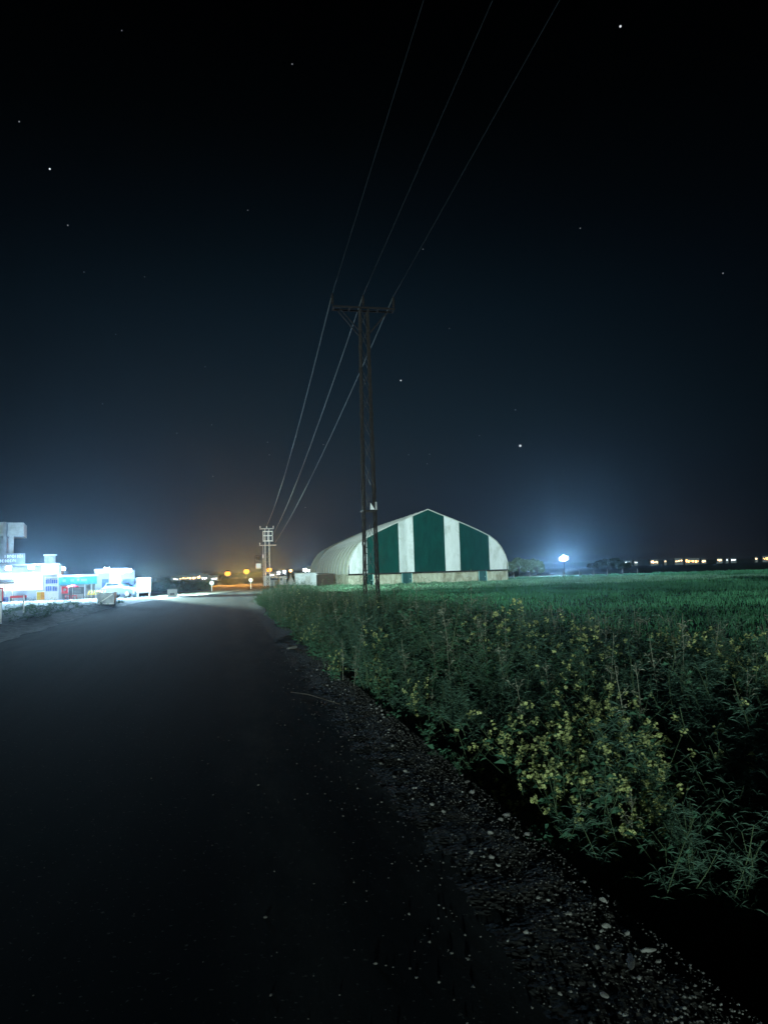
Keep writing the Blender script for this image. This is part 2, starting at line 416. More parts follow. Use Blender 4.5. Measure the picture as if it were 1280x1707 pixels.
# skirt of dirty cloth, with folds, and three teal doors
def skirt(x0, x1, y=-.02):
    s = MB(); k = max(6, int((x1 - x0) * 5)); vs = []
    for i in range(k + 1):
        x = x0 + (x1 - x0) * i / k
        for j in range(6):
            z = 1.5 * j / 5 - .08
            vs.append((x, y - .05 * mnoise.noise(Vector((x * 1.7, z * .5, 2))) * (1.2 - z / 1.6), z))
    s.add(vs, [(i * 6 + j, (i + 1) * 6 + j, (i + 1) * 6 + j + 1, i * 6 + j + 1) for i in range(k) for j in range(5)], 0, True)
    o = s.build('skirt_cloth', M['fab_skirt'], hg); so = o.modifiers.new('thickness', 'SOLIDIFY'); so.thickness = .015
doors = [(-.80, -.70), (-.345, -.225), (.62, .72)]
xs = [-1.0] + [c for d in doors for c in d] + [1.0]
for a, b in zip(xs[0::2], xs[1::2]): skirt(a * hw + .02, b * hw - .02)
for i, (a, b) in enumerate(doors):
    s = MB(); s.lo(a * hw + .05, b * hw - .05, -.0, .05, -.05, 1.5)
    d = s.build('door', M['door_teal'] if i else M['fab_green'], hg)
    s = MB(); s.lo(b * hw - .25, b * hw - .2, -.05, -.005, .65, .8); s.build('handle', M['steel_pale'], d)
    for q in (a * hw, b * hw):
        s = MB(); s.lo(q - .05, q + .05, -.03, .02, -.05, 1.52); s.build('door_frame', M['frame_pale'], d)
s = MB()
for sx in (-1, 1):
    k = 90; vs = []
    for i in range(k + 1):
        y = .05 + (HL - .05) * i / k
        for j in range(3): vs.append((sx * (hw - .03) + .05 * mnoise.noise(Vector((y * 1.5, j, sx))), y, -.1 + 1.72 * j / 2))
    s.add(vs, [(i * 3 + j, (i + 1) * 3 + j, (i + 1) * 3 + j + 1, i * 3 + j + 1) for i in range(k) for j in range(2)], 0, True)
s.build('side_skirt', M['fab_skirt'], hg)
s = MB(); s.add([(x, HL - .01, z) for x, z in full] + [(-hw, HL - .01, 0), (hw, HL - .01, 0)], [tuple(range(n)) + (n + 1, n)]); s.build('rear_wall', M['fab_green'], hg)
# lattice columns of the frame that show faintly on the left white stripes
# dark boarded lean-to and pale block store beside the hangar
o = thing('boarded_shed', 'dark brown boarded shed leaning on the left side of the hangar', 'shed', W(HU0 - 1.35, 108, -.1), TH)
s = MB()
for i in range(9): s.lo(-1.15 + i * .255, -1.15 + i * .255 + .235, -.03 + .01 * (i % 2), .0 + .01 * (i % 2), 0, 1.66)
s.lo(-1.15, 1.12, .02, 3, 0, 1.6); s.build('wall', M['wood_dark'], o)
s = MB(); s.box((0, 1.45, 1.75), (2.5, 3.2, .07), 0, 0, Matrix.Rotation(rad(3), 3, 'Y')); s.build('roof', M['steel_dark'], o)
s = MB(); s.lo(.5, 1.05, -.08, -.045, .02, 1.5); s.build('door', M['wood_dark'], o)
o = thing('block_store', 'low pale whitewashed block store left of the hangar', 'store', P(512, 966, 112).xy.to_3d() + Vector((0, 0, -.15)), rad(4))
s = MB(); s.lo(-1.75, 1.6, -1.5, 1.5, 0, 1.95); s.build('wall', M['pale_block'], o)
s = MB(); s.lo(-1.85, 1.7, -1.6, 1.6, 1.952, 2.04); s.build('roof', M['concrete'], o)
s = MB(); s.lo(-.2, .55, -1.53, -1.502, .02, 1.5); s.build('door', M['white_wall'], o)
def hut(px, d, w, h, label, window=True, mat='white_wall'):
    p = P(px, 960, d); o = thing('field_hut', label, 'hut', (p.x, p.y, -.2), rad(6))
    s = MB(); s.lo(-w / 2, w / 2, 0, 1.6, 0, h); s.build('wall', M[mat], o)
    s = MB(); s.box((0, .8, h + .05), (w + .2, 1.9, .08), 0, 0, Matrix.Rotation(rad(4), 3, 'X')); s.build('roof', M['steel_dark'], o)
    if window:
        s = MB(); s.lo(-.2, .12, -.03, -.002, h * .55, h * .8); s.build('window', M['glass'], o)
    s = MB(); s.lo(w / 2 - .45, w / 2 - .1, -.025, -.002, .05, h * .75); s.build('door', M['concrete'], o)
hut(469, 120, 1.45, 1.75, 'small pale hut with one dark square window among the field huts')
hut(444, 122, 1.0, 1.9, 'narrow pale hut below the far pylon', False)
hut(456, 118, 1.1, 1.2, 'lowest pale hut beside the windowed hut', False, 'pale_block')
p = P(485, 960, 116); o = thing('ridge_tent', 'dark ridge tent with pale poles between hut and block store', 'tent', (p.x, p.y, -.15), rad(10))
s = MB(); s.add([(-.75, 0, 0), (.75, 0, 0), (0, .05, 1.65), (-.75, 2, 0), (.75, 2, 0), (0, 1.95, 1.65)], [(0, 1, 2), (3, 5, 4), (0, 2, 5, 3), (1, 4, 5, 2)]); s.build('canvas', M['grey_fabric'], o)
s = MB(); s.bar((-.8, -.06, 0), (.05, -.06, 1.75), .07); s.bar((.8, -.08, 0), (-.05, -.08, 1.75), .07); s.build('pole', M['post'], o)

# ------------------------------------------------------------------ pylons and wires
def insulator(parent, x, z, mat, k=1.0):
    s = MB(); s.lathe((x, 0, z), [(a, b * k) for a, b in ((.02, 0), (.02, .08), (.075, .1), (.05, .15), (.08, .18), (.05, .23), (.07, .27), (.035, .33), (.045, .37), (.01, .4))], 10); s.build('insulator', mat, parent)
PH = 14.45
pb = W(6.62, 34.2, -.15)
py = thing('lattice_pylon', 'tall dark lattice power pylon standing in the weeds in front of the hangar', 'pylon', pb, TH)
def half(z): return .33 - .13 * z / PH
def lattice(levels, half, leg_w, br_w, mat, root):
    top = levels[-1]
    for sx in (-1, 1):
        for sy in (-1, 1):
            s = MB(); a = Vector((sx * half(0), sy * half(0), 0)); b = Vector((sx * half(top), sy * half(top), top))
            # L-section: two thin flanges
            s.bar(a + Vector((-sx * leg_w / 2, 0, 0)), b + Vector((-sx * leg_w / 2, 0, 0)), leg_w, .012)
            s.bar(a + Vector((-sx * .006, -sy * leg_w / 2, 0)), b + Vector((-sx * .006, -sy * leg_w / 2, 0)), .012, leg_w)
            s.build('leg', mat, root)
    s = MB()
    for z0, z1 in zip(levels, levels[1:]):
        h0, h1 = half(z0), half(z1)
        for sgn in (-1, 1):
            for (a, b) in (((-h0, sgn * (h0 + .008), z0), (h1, sgn * (h1 + .008), z1)), ((h0, sgn * (h0 + .02), z0), (-h1, sgn * (h1 + .02), z1))): s.bar(a, b, br_w, .012)
            for (a, b) in (((sgn * (h0 + .008), -h0, z0), (sgn * (h1 + .008), h1, z1)), ((sgn * (h0 + .02), h0, z0), (sgn * (h1 + .02), -h1, z1))): s.bar(a, b, br_w, .012)
    s.build('bracing', mat, root)
lv = [0.25]
while lv[-1] < PH - .6: lv.append(lv[-1] + 1.45 * (1 - .025 * lv[-1]))
lv[-1] = PH
lattice([0] + lv, half, .07, .045, M['steel_dark'], py)
s = MB()
for y in (-.24, .24): s.lo(-1.5, 1.5, y - .03, y + .03, PH - .04, PH + .04)
for x in (-1.46, -.7, .7, 1.46): s.lo(x - .04, x + .04, -.2, .2, PH - .04, PH + .03)
s.build('crossarm', M['porcelain'], py)
s = MB()
for sx in (-1, 1):
    for y in (-.24, .24): s.bar((sx * 1.2, y, PH - .07), (sx * .2, y, PH - 1.25), .04)
s.build('arm_brace', M['porcelain'], py)
for x in (-1.5, 0, 1.5): insulator(py, x, PH + .05, M['porcelain'], 1.75)
s = MB(); s.lo(-.36, .34, -.36, .36, 4.62, 4.68); s.build('platform', M['steel_dark'], py)
s = MB(); s.add([(-.02, -.37, 4.69), (.2, -.37, 4.69), (-.0, -.37, 5.02), (-.02, -.36, 4.69), (.2, -.36, 4.69), (0, -.36, 5.02)], [(0, 1, 2), (5, 4, 3), (0, 3, 4, 1), (1, 4, 5, 2), (2, 5, 3, 0)]); s.build('warning_plate', M['white_metal'], py)
s = MB(); s.lo(.24, .3, -.36, -.3, 4.69, 5.05); s.build('bracket', M['steel_pale'], py)

# far pylon: two posts, a boxy frame of bars, two crossarms
fb = P(446, 960, 113).xy.to_3d(); fb.z = -.3
fp = thing('transformer_pylon', 'pale steel pylon with stacked crossarms far down the road', 'pylon', fb, TH)
s_ = 113 / FPX
for x in (-.28, .33):
    s = MB(); s.lo(x - .06, x + .06, -.35, -.27, 0, 9.0); s.lo(x - .06, x + .06, .27, .35, 0, 9.0); s.build('leg', M['steel_pale'], fp)
s = MB()
for i in range(8):
    z = .3 + i * .75
    s.bar((-.28, -.31, z), (.33, -.31, z + .75), .05); s.bar((.33, .31, z), (-.28, .31, z + .75), .05)
s.build('bracing', M['steel_dark'], fp)
def arm(z, a, b):
    s = MB(); s.lo(a, b, -.42, -.34, z, z + .11); s.lo(a, b, .34, .42, z, z + .11); s.build('crossarm', M['steel_pale'], fp)
arm(6.5, -1.15, 1.4); arm(9.05, -1.05, 1.05)
s = MB()
for z in (7.15, 7.95, 8.6): s.lo(-.62, .85, -.5, -.42, z, z + .12)
for x in (-.58, .12, .8): s.lo(x - .05, x + .05, -.57, -.505, 7.1, 8.75)
s.build('switch_frame', M['white_metal'], fp)
for x, z in ((-1.0, 9.16), (0, 9.16), (1.0, 9.16), (-1.08, 6.6)): insulator(fp, x, z, M['white_metal'])
s = MB(); s.tube([(-.62, -.3, 0), (-.62, -.3, 6.5)], .05, 6); s.build('cable_pipe', M['steel_pale'], fp)
s = MB(); s.lo(-.72, -.56, -.48, -.36, 4.6, 5.15); s.build('meter_box', M['white_metal'], fp)
tr = thing('pole_transformer', 'small pale transformer tank hung on a bracket left of the far pylon', 'transformer', W(UV(fb.x, fb.y)[0] - 1.36, UV(fb.x, fb.y)[1] - .1, 2.75), TH)
s = MB(); s.lo(-.36, .36, -.3, .3, 0, .75)
for i in range(6): s.lo(-.33 + i * .12, -.29 + i * .12, -.38, -.305, .06, .7)
s.build('tank', M['white_metal'], tr)
s = MB(); s.bar((-.5, .02, 1.95), (.95, .02, 1.95), .06); s.bar((-.5, .02, 1.9), (-.5, .02, .76), .04); s.bar((.3, .02, 1.9), (.3, .02, .76), .04); s.lo(-.35, .2, -.05, .05, 1.3, 1.75); s.bar((.36, 0, .3), (.95, .06, .3), .06); s.build('bracket', M['steel_dark'], tr)

def wire(pts_a, pts_b, sag, label, r, mat):
    a, b = Vector(pts_a), Vector(pts_b); pts = []
    for i in range(41):
        t = i / 40; p = a.lerp(b, t); p.z -= sag * 4 * t * (1 - t); pts.append(p)
    s = MB(); s.tube(pts, r, 5); o = s.build('power_line', mat)
    tag(o, label, 'power line', 'power lines running along the road')
for k, (x, nm, zz) in enumerate(((-1.5, 'left', 20.2), (0, 'middle', 18.0), (1.5, 'right', 16.7))):
    u, v = 6.62 + x, 34.2
    top = W(u, v, PH + .55)
    wire(top, W(u + (0, .1, .0)[k], -38, zz), .05, f'{nm} overhead wire from the near pylon towards the camera', .012, M['wire_dimmed'])
    fu, fv = UV(fb.x, fb.y)
    end = W(fu + (-.05, .75, 1.2)[k], fv - .5, (9.2, 7.6, 6.65)[k])
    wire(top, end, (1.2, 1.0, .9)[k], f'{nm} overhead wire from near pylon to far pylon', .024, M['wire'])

# ------------------------------------------------------------------ lamps
def light(name, loc, power, col, radius=.12, spot=None, aim=None, blend=.6):
    l = bpy.data.lights.new(name, 'SPOT' if spot else 'POINT'); l.energy = power; l.color = col; l.shadow_soft_size = radius
    o = bpy.data.objects.new(name, l); COL.objects.link(o); o.location = loc
    if spot:
        l.spot_size = rad(spot); l.spot_blend = blend
        o.rotation_euler = (Vector(aim) - Vector(loc)).to_track_quat('-Z', 'Y').to_euler()
    return o
COOL = (.45, .76, 1.0); SODIUM = (1.0, .4, .05); GREENISH = (.66, 1.0, .86)
def flood(px, py, d, label, power, rz, size=(.5, .22, .34), col=COOL, group='floodlights along the shops', off=.55):
    p = P(px, py, d); o = thing('floodlight', label, 'floodlight', p, rz, group)
    s = MB(); s.lo(-size[0] / 2, size[0] / 2, 0, size[1], -size[2] / 2, size[2] / 2); s.build('housing', M['steel_dark'], o)
    s = MB(); s.lo(-size[0] / 2 + .03, size[0] / 2 - .03, -.012, -.003, -size[2] / 2 + .03, size[2] / 2 - .03); s.build('lens', M['em_white'], o)
    s = MB(); s.bar((0, size[1], 0), (0, size[1] + .5, .15), .05); s.build('bracket', M['steel_dark'], o)
    fwd = Vector((math.sin(rz), -math.cos(rz), 0))
    light('floodlight_beam', p + fwd * .12, power, col, .15, 150, p + fwd * 10 + Vector((0, 0, -1.3)), .5)
    return o
def street_lamp(px, py, d, label, power, col, em, head=.42, group=None, radius=.2, aim=None):
    p = P(px, py, d); gzv = -.5 * smooth(130, 400, p.length) - .1
    o = thing('street_lamp', label, 'street lamp', (p.x, p.y, gzv), 0, group); h = p.z - gzv
    s = MB(); s.tube([(0, .25, 0), (0, .25, h * .9), (0, .1, h + head * .9), (0, 0, h + head * .9)], [.08, .06, .05, .05], 8); s.build('pole', M['steel_dark'], o)
    s = MB(); s.lathe((0, 0, h - head * .7), [(head * .3, 0), (head * .85, head * .25), (head, head * .7), (head * .85, head * 1.15), (head * .5, head * 1.4)], 12); s.build('lamp_head', em, o)
    s = MB(); s.lathe((0, 0, h + head * .72), [(head * .7, 0), (head * .5, head * .25), (.03, head * .3)], 12); s.build('lamp_cap', M['steel_dark'], o)
    if power:
        dirn = (CAM - p); dirn.z = 0; dirn.normalize(); q = p + dirn * (head + .3)
        if aim: light('street_lamp_glow', q, power, col, radius, 95, aim, .7)
        else: light('street_lamp_glow', q, power, col, radius)
    return o

yaw = rad(22)
SP = 11000
flood(52, 946, 66.3, 'brightest floodlight on the shop front above the red bench', SP * 1.5, yaw)
flood(14, 947, 66.2, 'floodlight under the lettered sign at the left end of the shop', SP * .6, yaw)
flood(106, 948, 66.5, 'small floodlight on the roof corner above the blue shelves', SP * .6, yaw + .4, (.36, .2, .26))
flood(178, 949, 67.2, 'floodlight on the roof edge above the blue shutter', SP * .9, yaw)
flood(203, 953, 67.2, 'floodlight above the parked car', SP * .8, yaw)
fp_ = P(216, 951, 67.0); fd = thing('floodlight', 'floodlight at the roof end aimed across the road at the hangar', 'floodlight', fp_, rad(64), 'floodlights along the shops')
s = MB(); s.lo(-.25, .25, 0, .22, -.17, .17); s.build('housing', M['steel_dark'], fd)
s = MB(); s.lo(-.22, .22, -.012, -.003, -.14, .14); s.build('lens', M['em_white'], fd)
s = MB(); s.bar((0, .22, 0), (0, .6, .15), .05); s.build('bracket', M['steel_dark'], fd)
light('floodlight_beam', fp_ + Vector((.28, .12, 0)), 80000, (.66, 1.0, .88), .2, 92, W(20, 86, .3), .7)
light('floodlight_beam', fp_ + Vector((.28, -.1, 0)), 80000, (.66, 1.0, .88), .2, 34, (-7, 50, .4), .5)

# ------------------------------------------------------------------ shops
LX, LZ = 19.8, 18.1
def base(px, d): p = P(px, 970, d); return Vector((p.x, p.y, 0))
shp = thing('shop_building', 'two-storey concrete shop with floodlit white front and unfinished upper floor', 'shop', base(23, 68), yaw)
X = lambda px: (px - 23) / LX
s = MB(); s.lo(X(-60), X(98), 1.2, 1.4, 0, 3.2); s.lo(X(-60), X(-55), -.6, 1.195, 0, 3.2); s.lo(X(98) + .005, X(98) + .2, -.2, 7, 0, 3.2); s.lo(X(-60), X(98), 6.8, 7, 0, 3.2); s.build('wall', M['white_wall'], shp)
s = MB(); s.lo(X(-62), X(99), -.9, 7.1, 3.205, 3.36); s.build('roof_slab', M['concrete'], shp)
s = MB(); s.lo(X(-62), X(42), -.55, -.45, 3.37, 4.35); sg = s.build('sign_board', M['concrete_dark'], shp)
s = MB(); random.seed(3)
for row, (z0, z1, xa, xb) in enumerate(((3.95, 4.2, X(9), X(38)), (3.55, 3.78, X(-50), X(30)))):
    x = xa
    while x < xb:
        w = random.uniform(.07, .15)
        k = random.randint(0, 3)
        s.lo(x, x + .035, -.575, -.552, z0, z1)
        if k != 1: s.lo(x + .037, x + w, -.575, -.552, z1 - .05, z1)
        if k > 1: s.lo(x + .037, x + w, -.575, -.552, z0, z0 + .05)
        if k in (0, 3): s.lo(x + w + .002, x + w + .034, -.575, -.552, z0 + .05, z1 - .05)
        x += w + .1
s.build('lettering', M['white_metal'], sg)
s = MB(); s.lo(X(-62), X(10), .3, 6.5, 3.37, 7.1); s.build('upper_wall', M['concrete_dark'], shp)
s = MB(); s.lo(X(-20), X(-2), .26, .295, 4.6, 6.0); s.build('window', M['glass'], shp)
s = MB(); s.lo(X(11.5), X(38.5), -.2, 4, 5.95, 7.2); s.lo(X(-62), X(5.5), -.2, .25, 5.95, 7.25); s.build('balcony', M['concrete'], shp, .02)
s = MB(); s.lo(X(5.7), X(11.3), -.45, .29, 3.37, 7.25); s.build('pillar', M['concrete_dark'], shp)
s = MB(); s.lo(X(14), X(22), -.1, .3, 3.37, 5.945); s.build('column', M['concrete'], shp)
s = MB(); s.box((X(-12), -1.3, 1.78), (3.9, 1.5, .12), 0, 0, Matrix.Rotation(rad(10), 3, 'X')); s.build('awning', M['grey_fabric'], shp)
for x in (X(-40), X(12), X(24)):
    s = MB(); s.tube([(x, -1.9, 0), (x, -1.9, 1.62)], .03, 6); s.build('awning_post', M['white_metal'], shp)
s = MB(); s.lo(X(-55), X(70), 1.14, 1.195, .9, 2.6); s.build('lit_window', M['em_tube'], shp)
s = MB()
for x in range(-55, 70, 18): s.lo(X(x), X(x) + .05, 1.1, 1.138, .85, 2.65)
s.build('window_frame', M['white_metal'], shp)
s = MB(); s.lo(X(70), X(98), -.86, -.8, 2.35, 3.15); s.build('fascia', M['white_metal'], shp)

o = thing('rooftop_cabin', 'small pale box cabin on the shop roof', 'cabin', shp.matrix_basis @ Vector((X(82), 1.0, 3.365)), yaw)
s = MB(); s.lo(-.48, .48, -.4, .4, 0, .78); s.build('wall', M['concrete'], o)
s = MB(); s.lo(-.55, .6, -.48, .48, .782, .85); s.build('roof', M['white_metal'], o)
s = MB(); s.lo(-.1, .25, -.43, -.402, .15, .6); s.build('hatch', M['grey_fabric'], o)

def put(px, d): return base(px, d)
o = thing('bench', 'low red bench in front of the white shop front', 'bench', put(31, 66), yaw)
s = MB(); s.lo(-.68, .68, -.2, .2, .32, .42); s.build('seat', M['red'], o)
s = MB(); s.lo(-.68, .68, .2, .26, .3, .5); s.build('backrest', M['red'], o)
for x in (-.6, .6):
    s = MB(); s.lo(x - .04, x + .04, -.18, .2, 0, .315); s.build('leg', M['steel_dark'], o)
o = thing('drink_cooler', 'red and white drink cooler at the left edge of the shop front', 'cooler', put(-1, 65.6), yaw)
s = MB(); s.lo(-.3, .3, -.25, .3, 0, 1.25); s.build('cabinet', M['red'], o)
s = MB(); s.lo(-.24, .24, -.275, -.252, .15, .55); s.lo(-.24, .24, -.275, -.252, .65, 1.1); s.build('door', M['white_metal'], o)
o = thing('crate', 'small blue crate between the red cooler and the red bench', 'crate', put(10, 66), yaw + .2)
s = MB()
for z in (0, .14, .28): s.lo(-.18, .18, -.15, .15, z, z + .1)
for x, y in ((-.16, -.13), (.16, -.13), (-.16, .13), (.16, .13)): s.lo(x - .02, x + .02, y - .02, y + .02, .1, .14); s.lo(x - .02, x + .02, y - .02, y + .02, .24, .28)
s.build('slats', M['blue'], o)
o = thing('vending_cabinet', 'yellow and orange display cabinet right of the red bench', 'cabinet', put(68, 66.2), yaw)
s = MB(); s.lo(-.36, .36, -.2, .35, 0, .82); s.build('case', M['white_metal'], o)
s = MB(); s.lo(-.3, 0, -.225, -.202, .06, .76); s.build('yellow_front', M['yellow'], o)
s = MB(); s.lo(.004, .32, -.225, -.202, .06, .76); s.build('orange_front', M['orange'], o)
o = thing('display_shelf', 'tall shelf of blue goods at the right end of the shop front', 'shelf', put(86, 66.4), yaw)
s = MB()
for z in (.75, 1.3, 1.42, 2.02): s.lo(-.5, .5, -.1, .3, z, z + .05)
for x in (-.53, .53): s.lo(x - .03, x + .03, -.1, .3, 0, 2.1)
s.build('frame', M['white_metal'], o)
random.seed(5)
for z in (.81, 1.48):
    s = MB(); x = -.47
    while x < .4:
        w = random.uniform(.06, .16); s.lo(x, x + w - .02, -.08, .2, z, z + random.uniform(.32, .46)); x += w + .03
    s.build('goods', M['blue'], o)
s = MB(); s.lo(-.49, .49, -.05, .25, .05, .72); s.build('cupboard', M['white_metal'], o)

k = thing('kiosk', 'white roofed kiosk with a teal sign band beside the white shop', 'kiosk', base(130, 68.5), yaw + .05)
s = MB(); s.lo(-1.65, 1.6, 1.0, 1.15, 0, 2.05); s.lo(-1.65, -1.5, -.1, .995, 0, 2.05); s.lo(1.45, 1.6, -.1, .995, 0, 2.05); s.build('wall', M['white_wall'], k)
s = MB(); s.lo(-1.75, 1.75, -.35, 1.3, 2.055, 2.22); s.build('roof', M['white_metal'], k)
s = MB(); s.lo(-1.62, 1.62, -.3, -.22, 1.34, 2.04); b = s.build('sign_band', M['teal'], k)
s = MB()
for x, w in ((-1.3, .25), (-.65, .3), (-.1, .2), (.25, .5)): s.lo(x, x + w, -.325, -.302, 1.62, 1.82)
s.build('lettering', M['lightblue'], b)
s = MB(); s.lo(.55, .62, -.2, -.1, 0, 1.335); s.lo(1.1, 1.17, -.2, -.1, 0, 1.335); s.build('post', M['white_metal'], k)
o = thing('banner', 'red upright banner with a white mark in front of the kiosk', 'banner', put(108, 66.5), yaw)
s = MB(); s.lo(-.28, .28, -.02, .02, .55, 1.2); s.build('cloth', M['red'], o)
s = MB(); s.lathe((0, 0, 0), [(.13, 0), (.13, .02)], 12); ring = s.mesh('white_mark'); q = link('white_mark', ring, M['white_wall'], o); q.rotation_euler.x = rad(90); q.location = (0, -.022, .9)
s = MB(); s.tube([(-.3, 0, 0), (-.3, 0, 1.22)], .02, 6); s.tube([(.3, 0, 0), (.3, 0, 1.22)], .02, 6); s.build('pole', M['white_metal'], o)
o = thing('parasol', 'small red parasol beside the red banner', 'parasol', put(121, 66.4), yaw)
s = MB(); s.lathe((0, 0, 1.1), [(.6, 0), (.42, .12), (.2, .2), (.02, .25)], 10); s.build('canopy', M['red'], o)
s = MB(); s.tube([(0, 0, 0), (0, 0, 1.12)], .025, 6); s.build('pole', M['white_metal'], o)
for i, (px, lab) in enumerate(((113, 'red stool below the red banner'), (124, 'red stool under the red parasol'))):
    o = thing('stool', lab, 'stool', put(px, 65.7), yaw, 'red stools in front of the kiosk')
    s = MB(); s.lo(-.2, .2, -.18, .18, .34, .4); s.build('seat', M['red'], o)
    for x, y in ((-.16, -.14), (.16, -.14), (-.16, .14), (.16, .14)):
        s = MB(); s.bar((x * 1.15, y * 1.15, 0), (x, y, .338), .04); s.build('leg', M['red'], o)
o = thing('menu_board', 'dark grey board on two thin legs before the teal band', 'board', put(131, 65.8), yaw)
s = MB(); s.lo(-.45, .45, -.03, .03, .5, 1.1); s.build('panel', M['darkboard'], o)
s = MB()
for z in (.6, .72, .84, .96): s.lo(-.36, .2, -.04, -.032, z, z + .025)
s.build('writing', M['grey_fabric'], o)
for x in (-.42, .42):
    s = MB(); s.tube([(x, .05, -.02), (x, .05, .52)], .02, 6); s.build('leg', M['steel_dark'], o)
o = thing('rack', 'low yellow rack in front of the second shop', 'rack', put(162, 66), yaw)
s = MB()
for i in range(7): s.bar((-.75 + i * .22, 0, .42), (-.62 + i * .22, .05, .75), .08)
s.bar((-.85, 0, .4), (.85, 0, .4), .06); s.build('rails', M['yellow'], o)
for x in (-.8, .8):
    s = MB(); s.bar((x, 0, 0), (x, 0, .37), .05); s.build('leg', M['steel_pale'], o)

k = thing('corner_shop', 'low white floodlit shop with a blue shutter behind the parked car', 'shop', base(193, 69.5), yaw)
s = MB(); s.lo(-1.75, 1.7, .3, 4, 0, 2.55); s.build('wall', M['white_wall'], k)
s = MB(); s.lo(-1.9, 1.3, -.7, 4.1, 2.555, 2.68); s.build('roof', M['white_metal'], k)
s = MB(); s.lo(-1.2, -.62, .2, .295, .3, 1.75); s.build('shutter', M['blue'], k)
s = MB(); s.lo(.62, 1.65, .2, .295, .25, 1.7); s.build('door', M['blue'], k)
s = MB(); s.lo(-.55, .5, .22, .295, .9, 2.3); s.build('lit_window', M['em_tube'], k)
s = MB(); s.lo(-1.85, 1.25, -.74, -.705, 2.3, 2.7); s.build('fascia', M['white_metal'], k)

# parked car
car = thing('parked_car', 'grey car parked in front of the low floodlit shop', 'car', put(204, 67.2) + Vector((0, 0, .02)), yaw - rad(42))
prof_c = [(-1.85, .32), (-1.88, .62), (-1.78, .86), (-1.55, .92), (-1.22, 1.36), (.1, 1.4), (.72, .95), (1.6, .84), (1.82, .68), (1.85, .34)]
s = MB(); nC = len(prof_c); vs = []
for y, inset in ((-.78, .06), (-.72, 0), (.72, 0), (.78, .06)):
    for x, z in prof_c:
        cab = .14 if z > 1 else 0
        yy = y * (1 - cab); vs.append((x * (1 - inset * .4), yy, z - (inset * .5 if z > .9 else 0)))
s.add(vs, [(a * nC + i, (a + 1) * nC + i, (a + 1) * nC + (i + 1) % nC, a * nC + (i + 1) % nC) for a in range(3) for i in range(nC)] + [tuple(range(nC)), tuple(range(3 * nC, 4 * nC))[::-1]])
bd = s.build('body', M['car_paint'], car)
for sy in (-1, 1):
    s = MB(); s.add([(-1.28, sy * .735, .97), (.42, sy * .735, .97), (.02, sy * .69, 1.3), (-1.1, sy * .69, 1.3), (-1.28, sy * .75, .97), (.42, sy * .75, .97), (.02, sy * .705, 1.3), (-1.1, sy * .705, 1.3)], [(0, 1, 2, 3), (4, 7, 6, 5), (0, 4, 5, 1), (1, 5, 6, 2), (2, 6, 7, 3), (3, 7, 4, 0)]); s.build('side_window', M['glass'], car)
s = MB(); s.add([(.17, -.6, 1.36), (.17, .6, 1.36), (.7, .66, .985), (.7, -.66, .985)], [(0, 1, 2, 3)]); s.build('windscreen', M['glass'], car)
s = MB(); s.add([(-1.27, -.6, 1.33), (-1.27, .6, 1.33), (-1.56, .66, .96), (-1.56, -.66, .96)], [(3, 2, 1, 0)]); s.build('rear_window', M['glass'], car)
for x in (-1.2, 1.18):
    for sy in (-1, 1):
        s = MB(); s.tube([(x, sy * .62, .3), (x, sy * .8, .3)], .3, 16); wv = s.build('wheel', M['rubber'], car)
        s = MB(); s.tube([(x, sy * .8, .3), (x, sy * .815, .3)], .18, 12); s.build('rim', M['steel_pale'], wv)
for sy in (-1, 1):
    s = MB(); s.lo(1.8, 1.87, sy * .52 - .14, sy * .52 + .14, .56, .7); s.build('headlight', M['white_metal'], car)
    s = MB(); s.lo(-1.91, -1.86, sy * .55 - .12, sy * .55 + .12, .62, .82); s.build('tail_light', M['red'], car)

o = thing('light_box_sign', 'glowing white light box sign on legs at the roadside', 'light box', put(239.5, 66), yaw)
s = MB(); s.lo(-.6, .6, .02, .14, .42, 1.72); s.build('case', M['white_metal'], o)
s = MB(); s.lo(-.56, .56, -.012, .016, .46, 1.68); s.build('lit_face', M['em_tube'], o)
for x in (-.5, .5):
    s = MB(); s.lo(x - .05, x + .05, .03, .13, 0, .415); s.build('leg', M['white_metal'], o)
light('light_box_glow', put(239.5, 66) + Vector((.25, -.6, 1.8)), SP * .25, COOL, .3)
o = thing('signboard', 'light blue upright board between the car and the light box', 'board', put(226, 66.6), yaw)
s = MB(); s.lo(-.16, .16, -.03, .03, .1, 1.15); s.build('panel', M['lightblue'], o)
s = MB(); s.lo(-.18, .18, .032, .07, 0, 1.2); s.build('frame', M['steel_dark'], o)
o = thing('roadside_bin', 'scuffed grey metal bin standing beside the road before the shops', 'bin', put(178, 46.5), rad(10))
s = MB(); s.add([(-.5, -.35, .12), (.5, -.35, .12), (.5, .35, .12), (-.5, .35, .12), (-.52, -.4, .8), (.52, -.4, .8), (.52, .4, .8), (-.52, .4, .8)], [(3, 2, 1, 0), (0, 1, 5, 4), (1, 2, 6, 5), (2, 3, 7, 6), (3, 0, 4, 7)]); s.build('body', M['bin_metal'], o)
s = MB(); s.lo(-.55, .55, -.43, .43, .802, .86); s.build('lid', M['bin_metal'], o)
s = MB()
for a, b in ((-.5, .5),):
    s.bar((-.42, -.39, .2), (.42, -.42, .75), .05); s.bar((-.46, -.385, .18), (.46, -.385, .18), .05)
s.build('brace', M['white_metal'], o)
for x in (-.42, .42):
    for y in (-.28, .28):
        s = MB(); s.lo(x - .05, x + .05, y - .05, y + .05, -.03, .118); s.build('foot', M['steel_dark'], o)
o = thing('roadside_box', 'small white box sign with a dark patch by the bend', 'box sign', put(287, 65.5), rad(16))
s = MB(); s.lo(-.42, .42, -.2, .2, .04, .62); s.build('case', M['white_wall'], o)
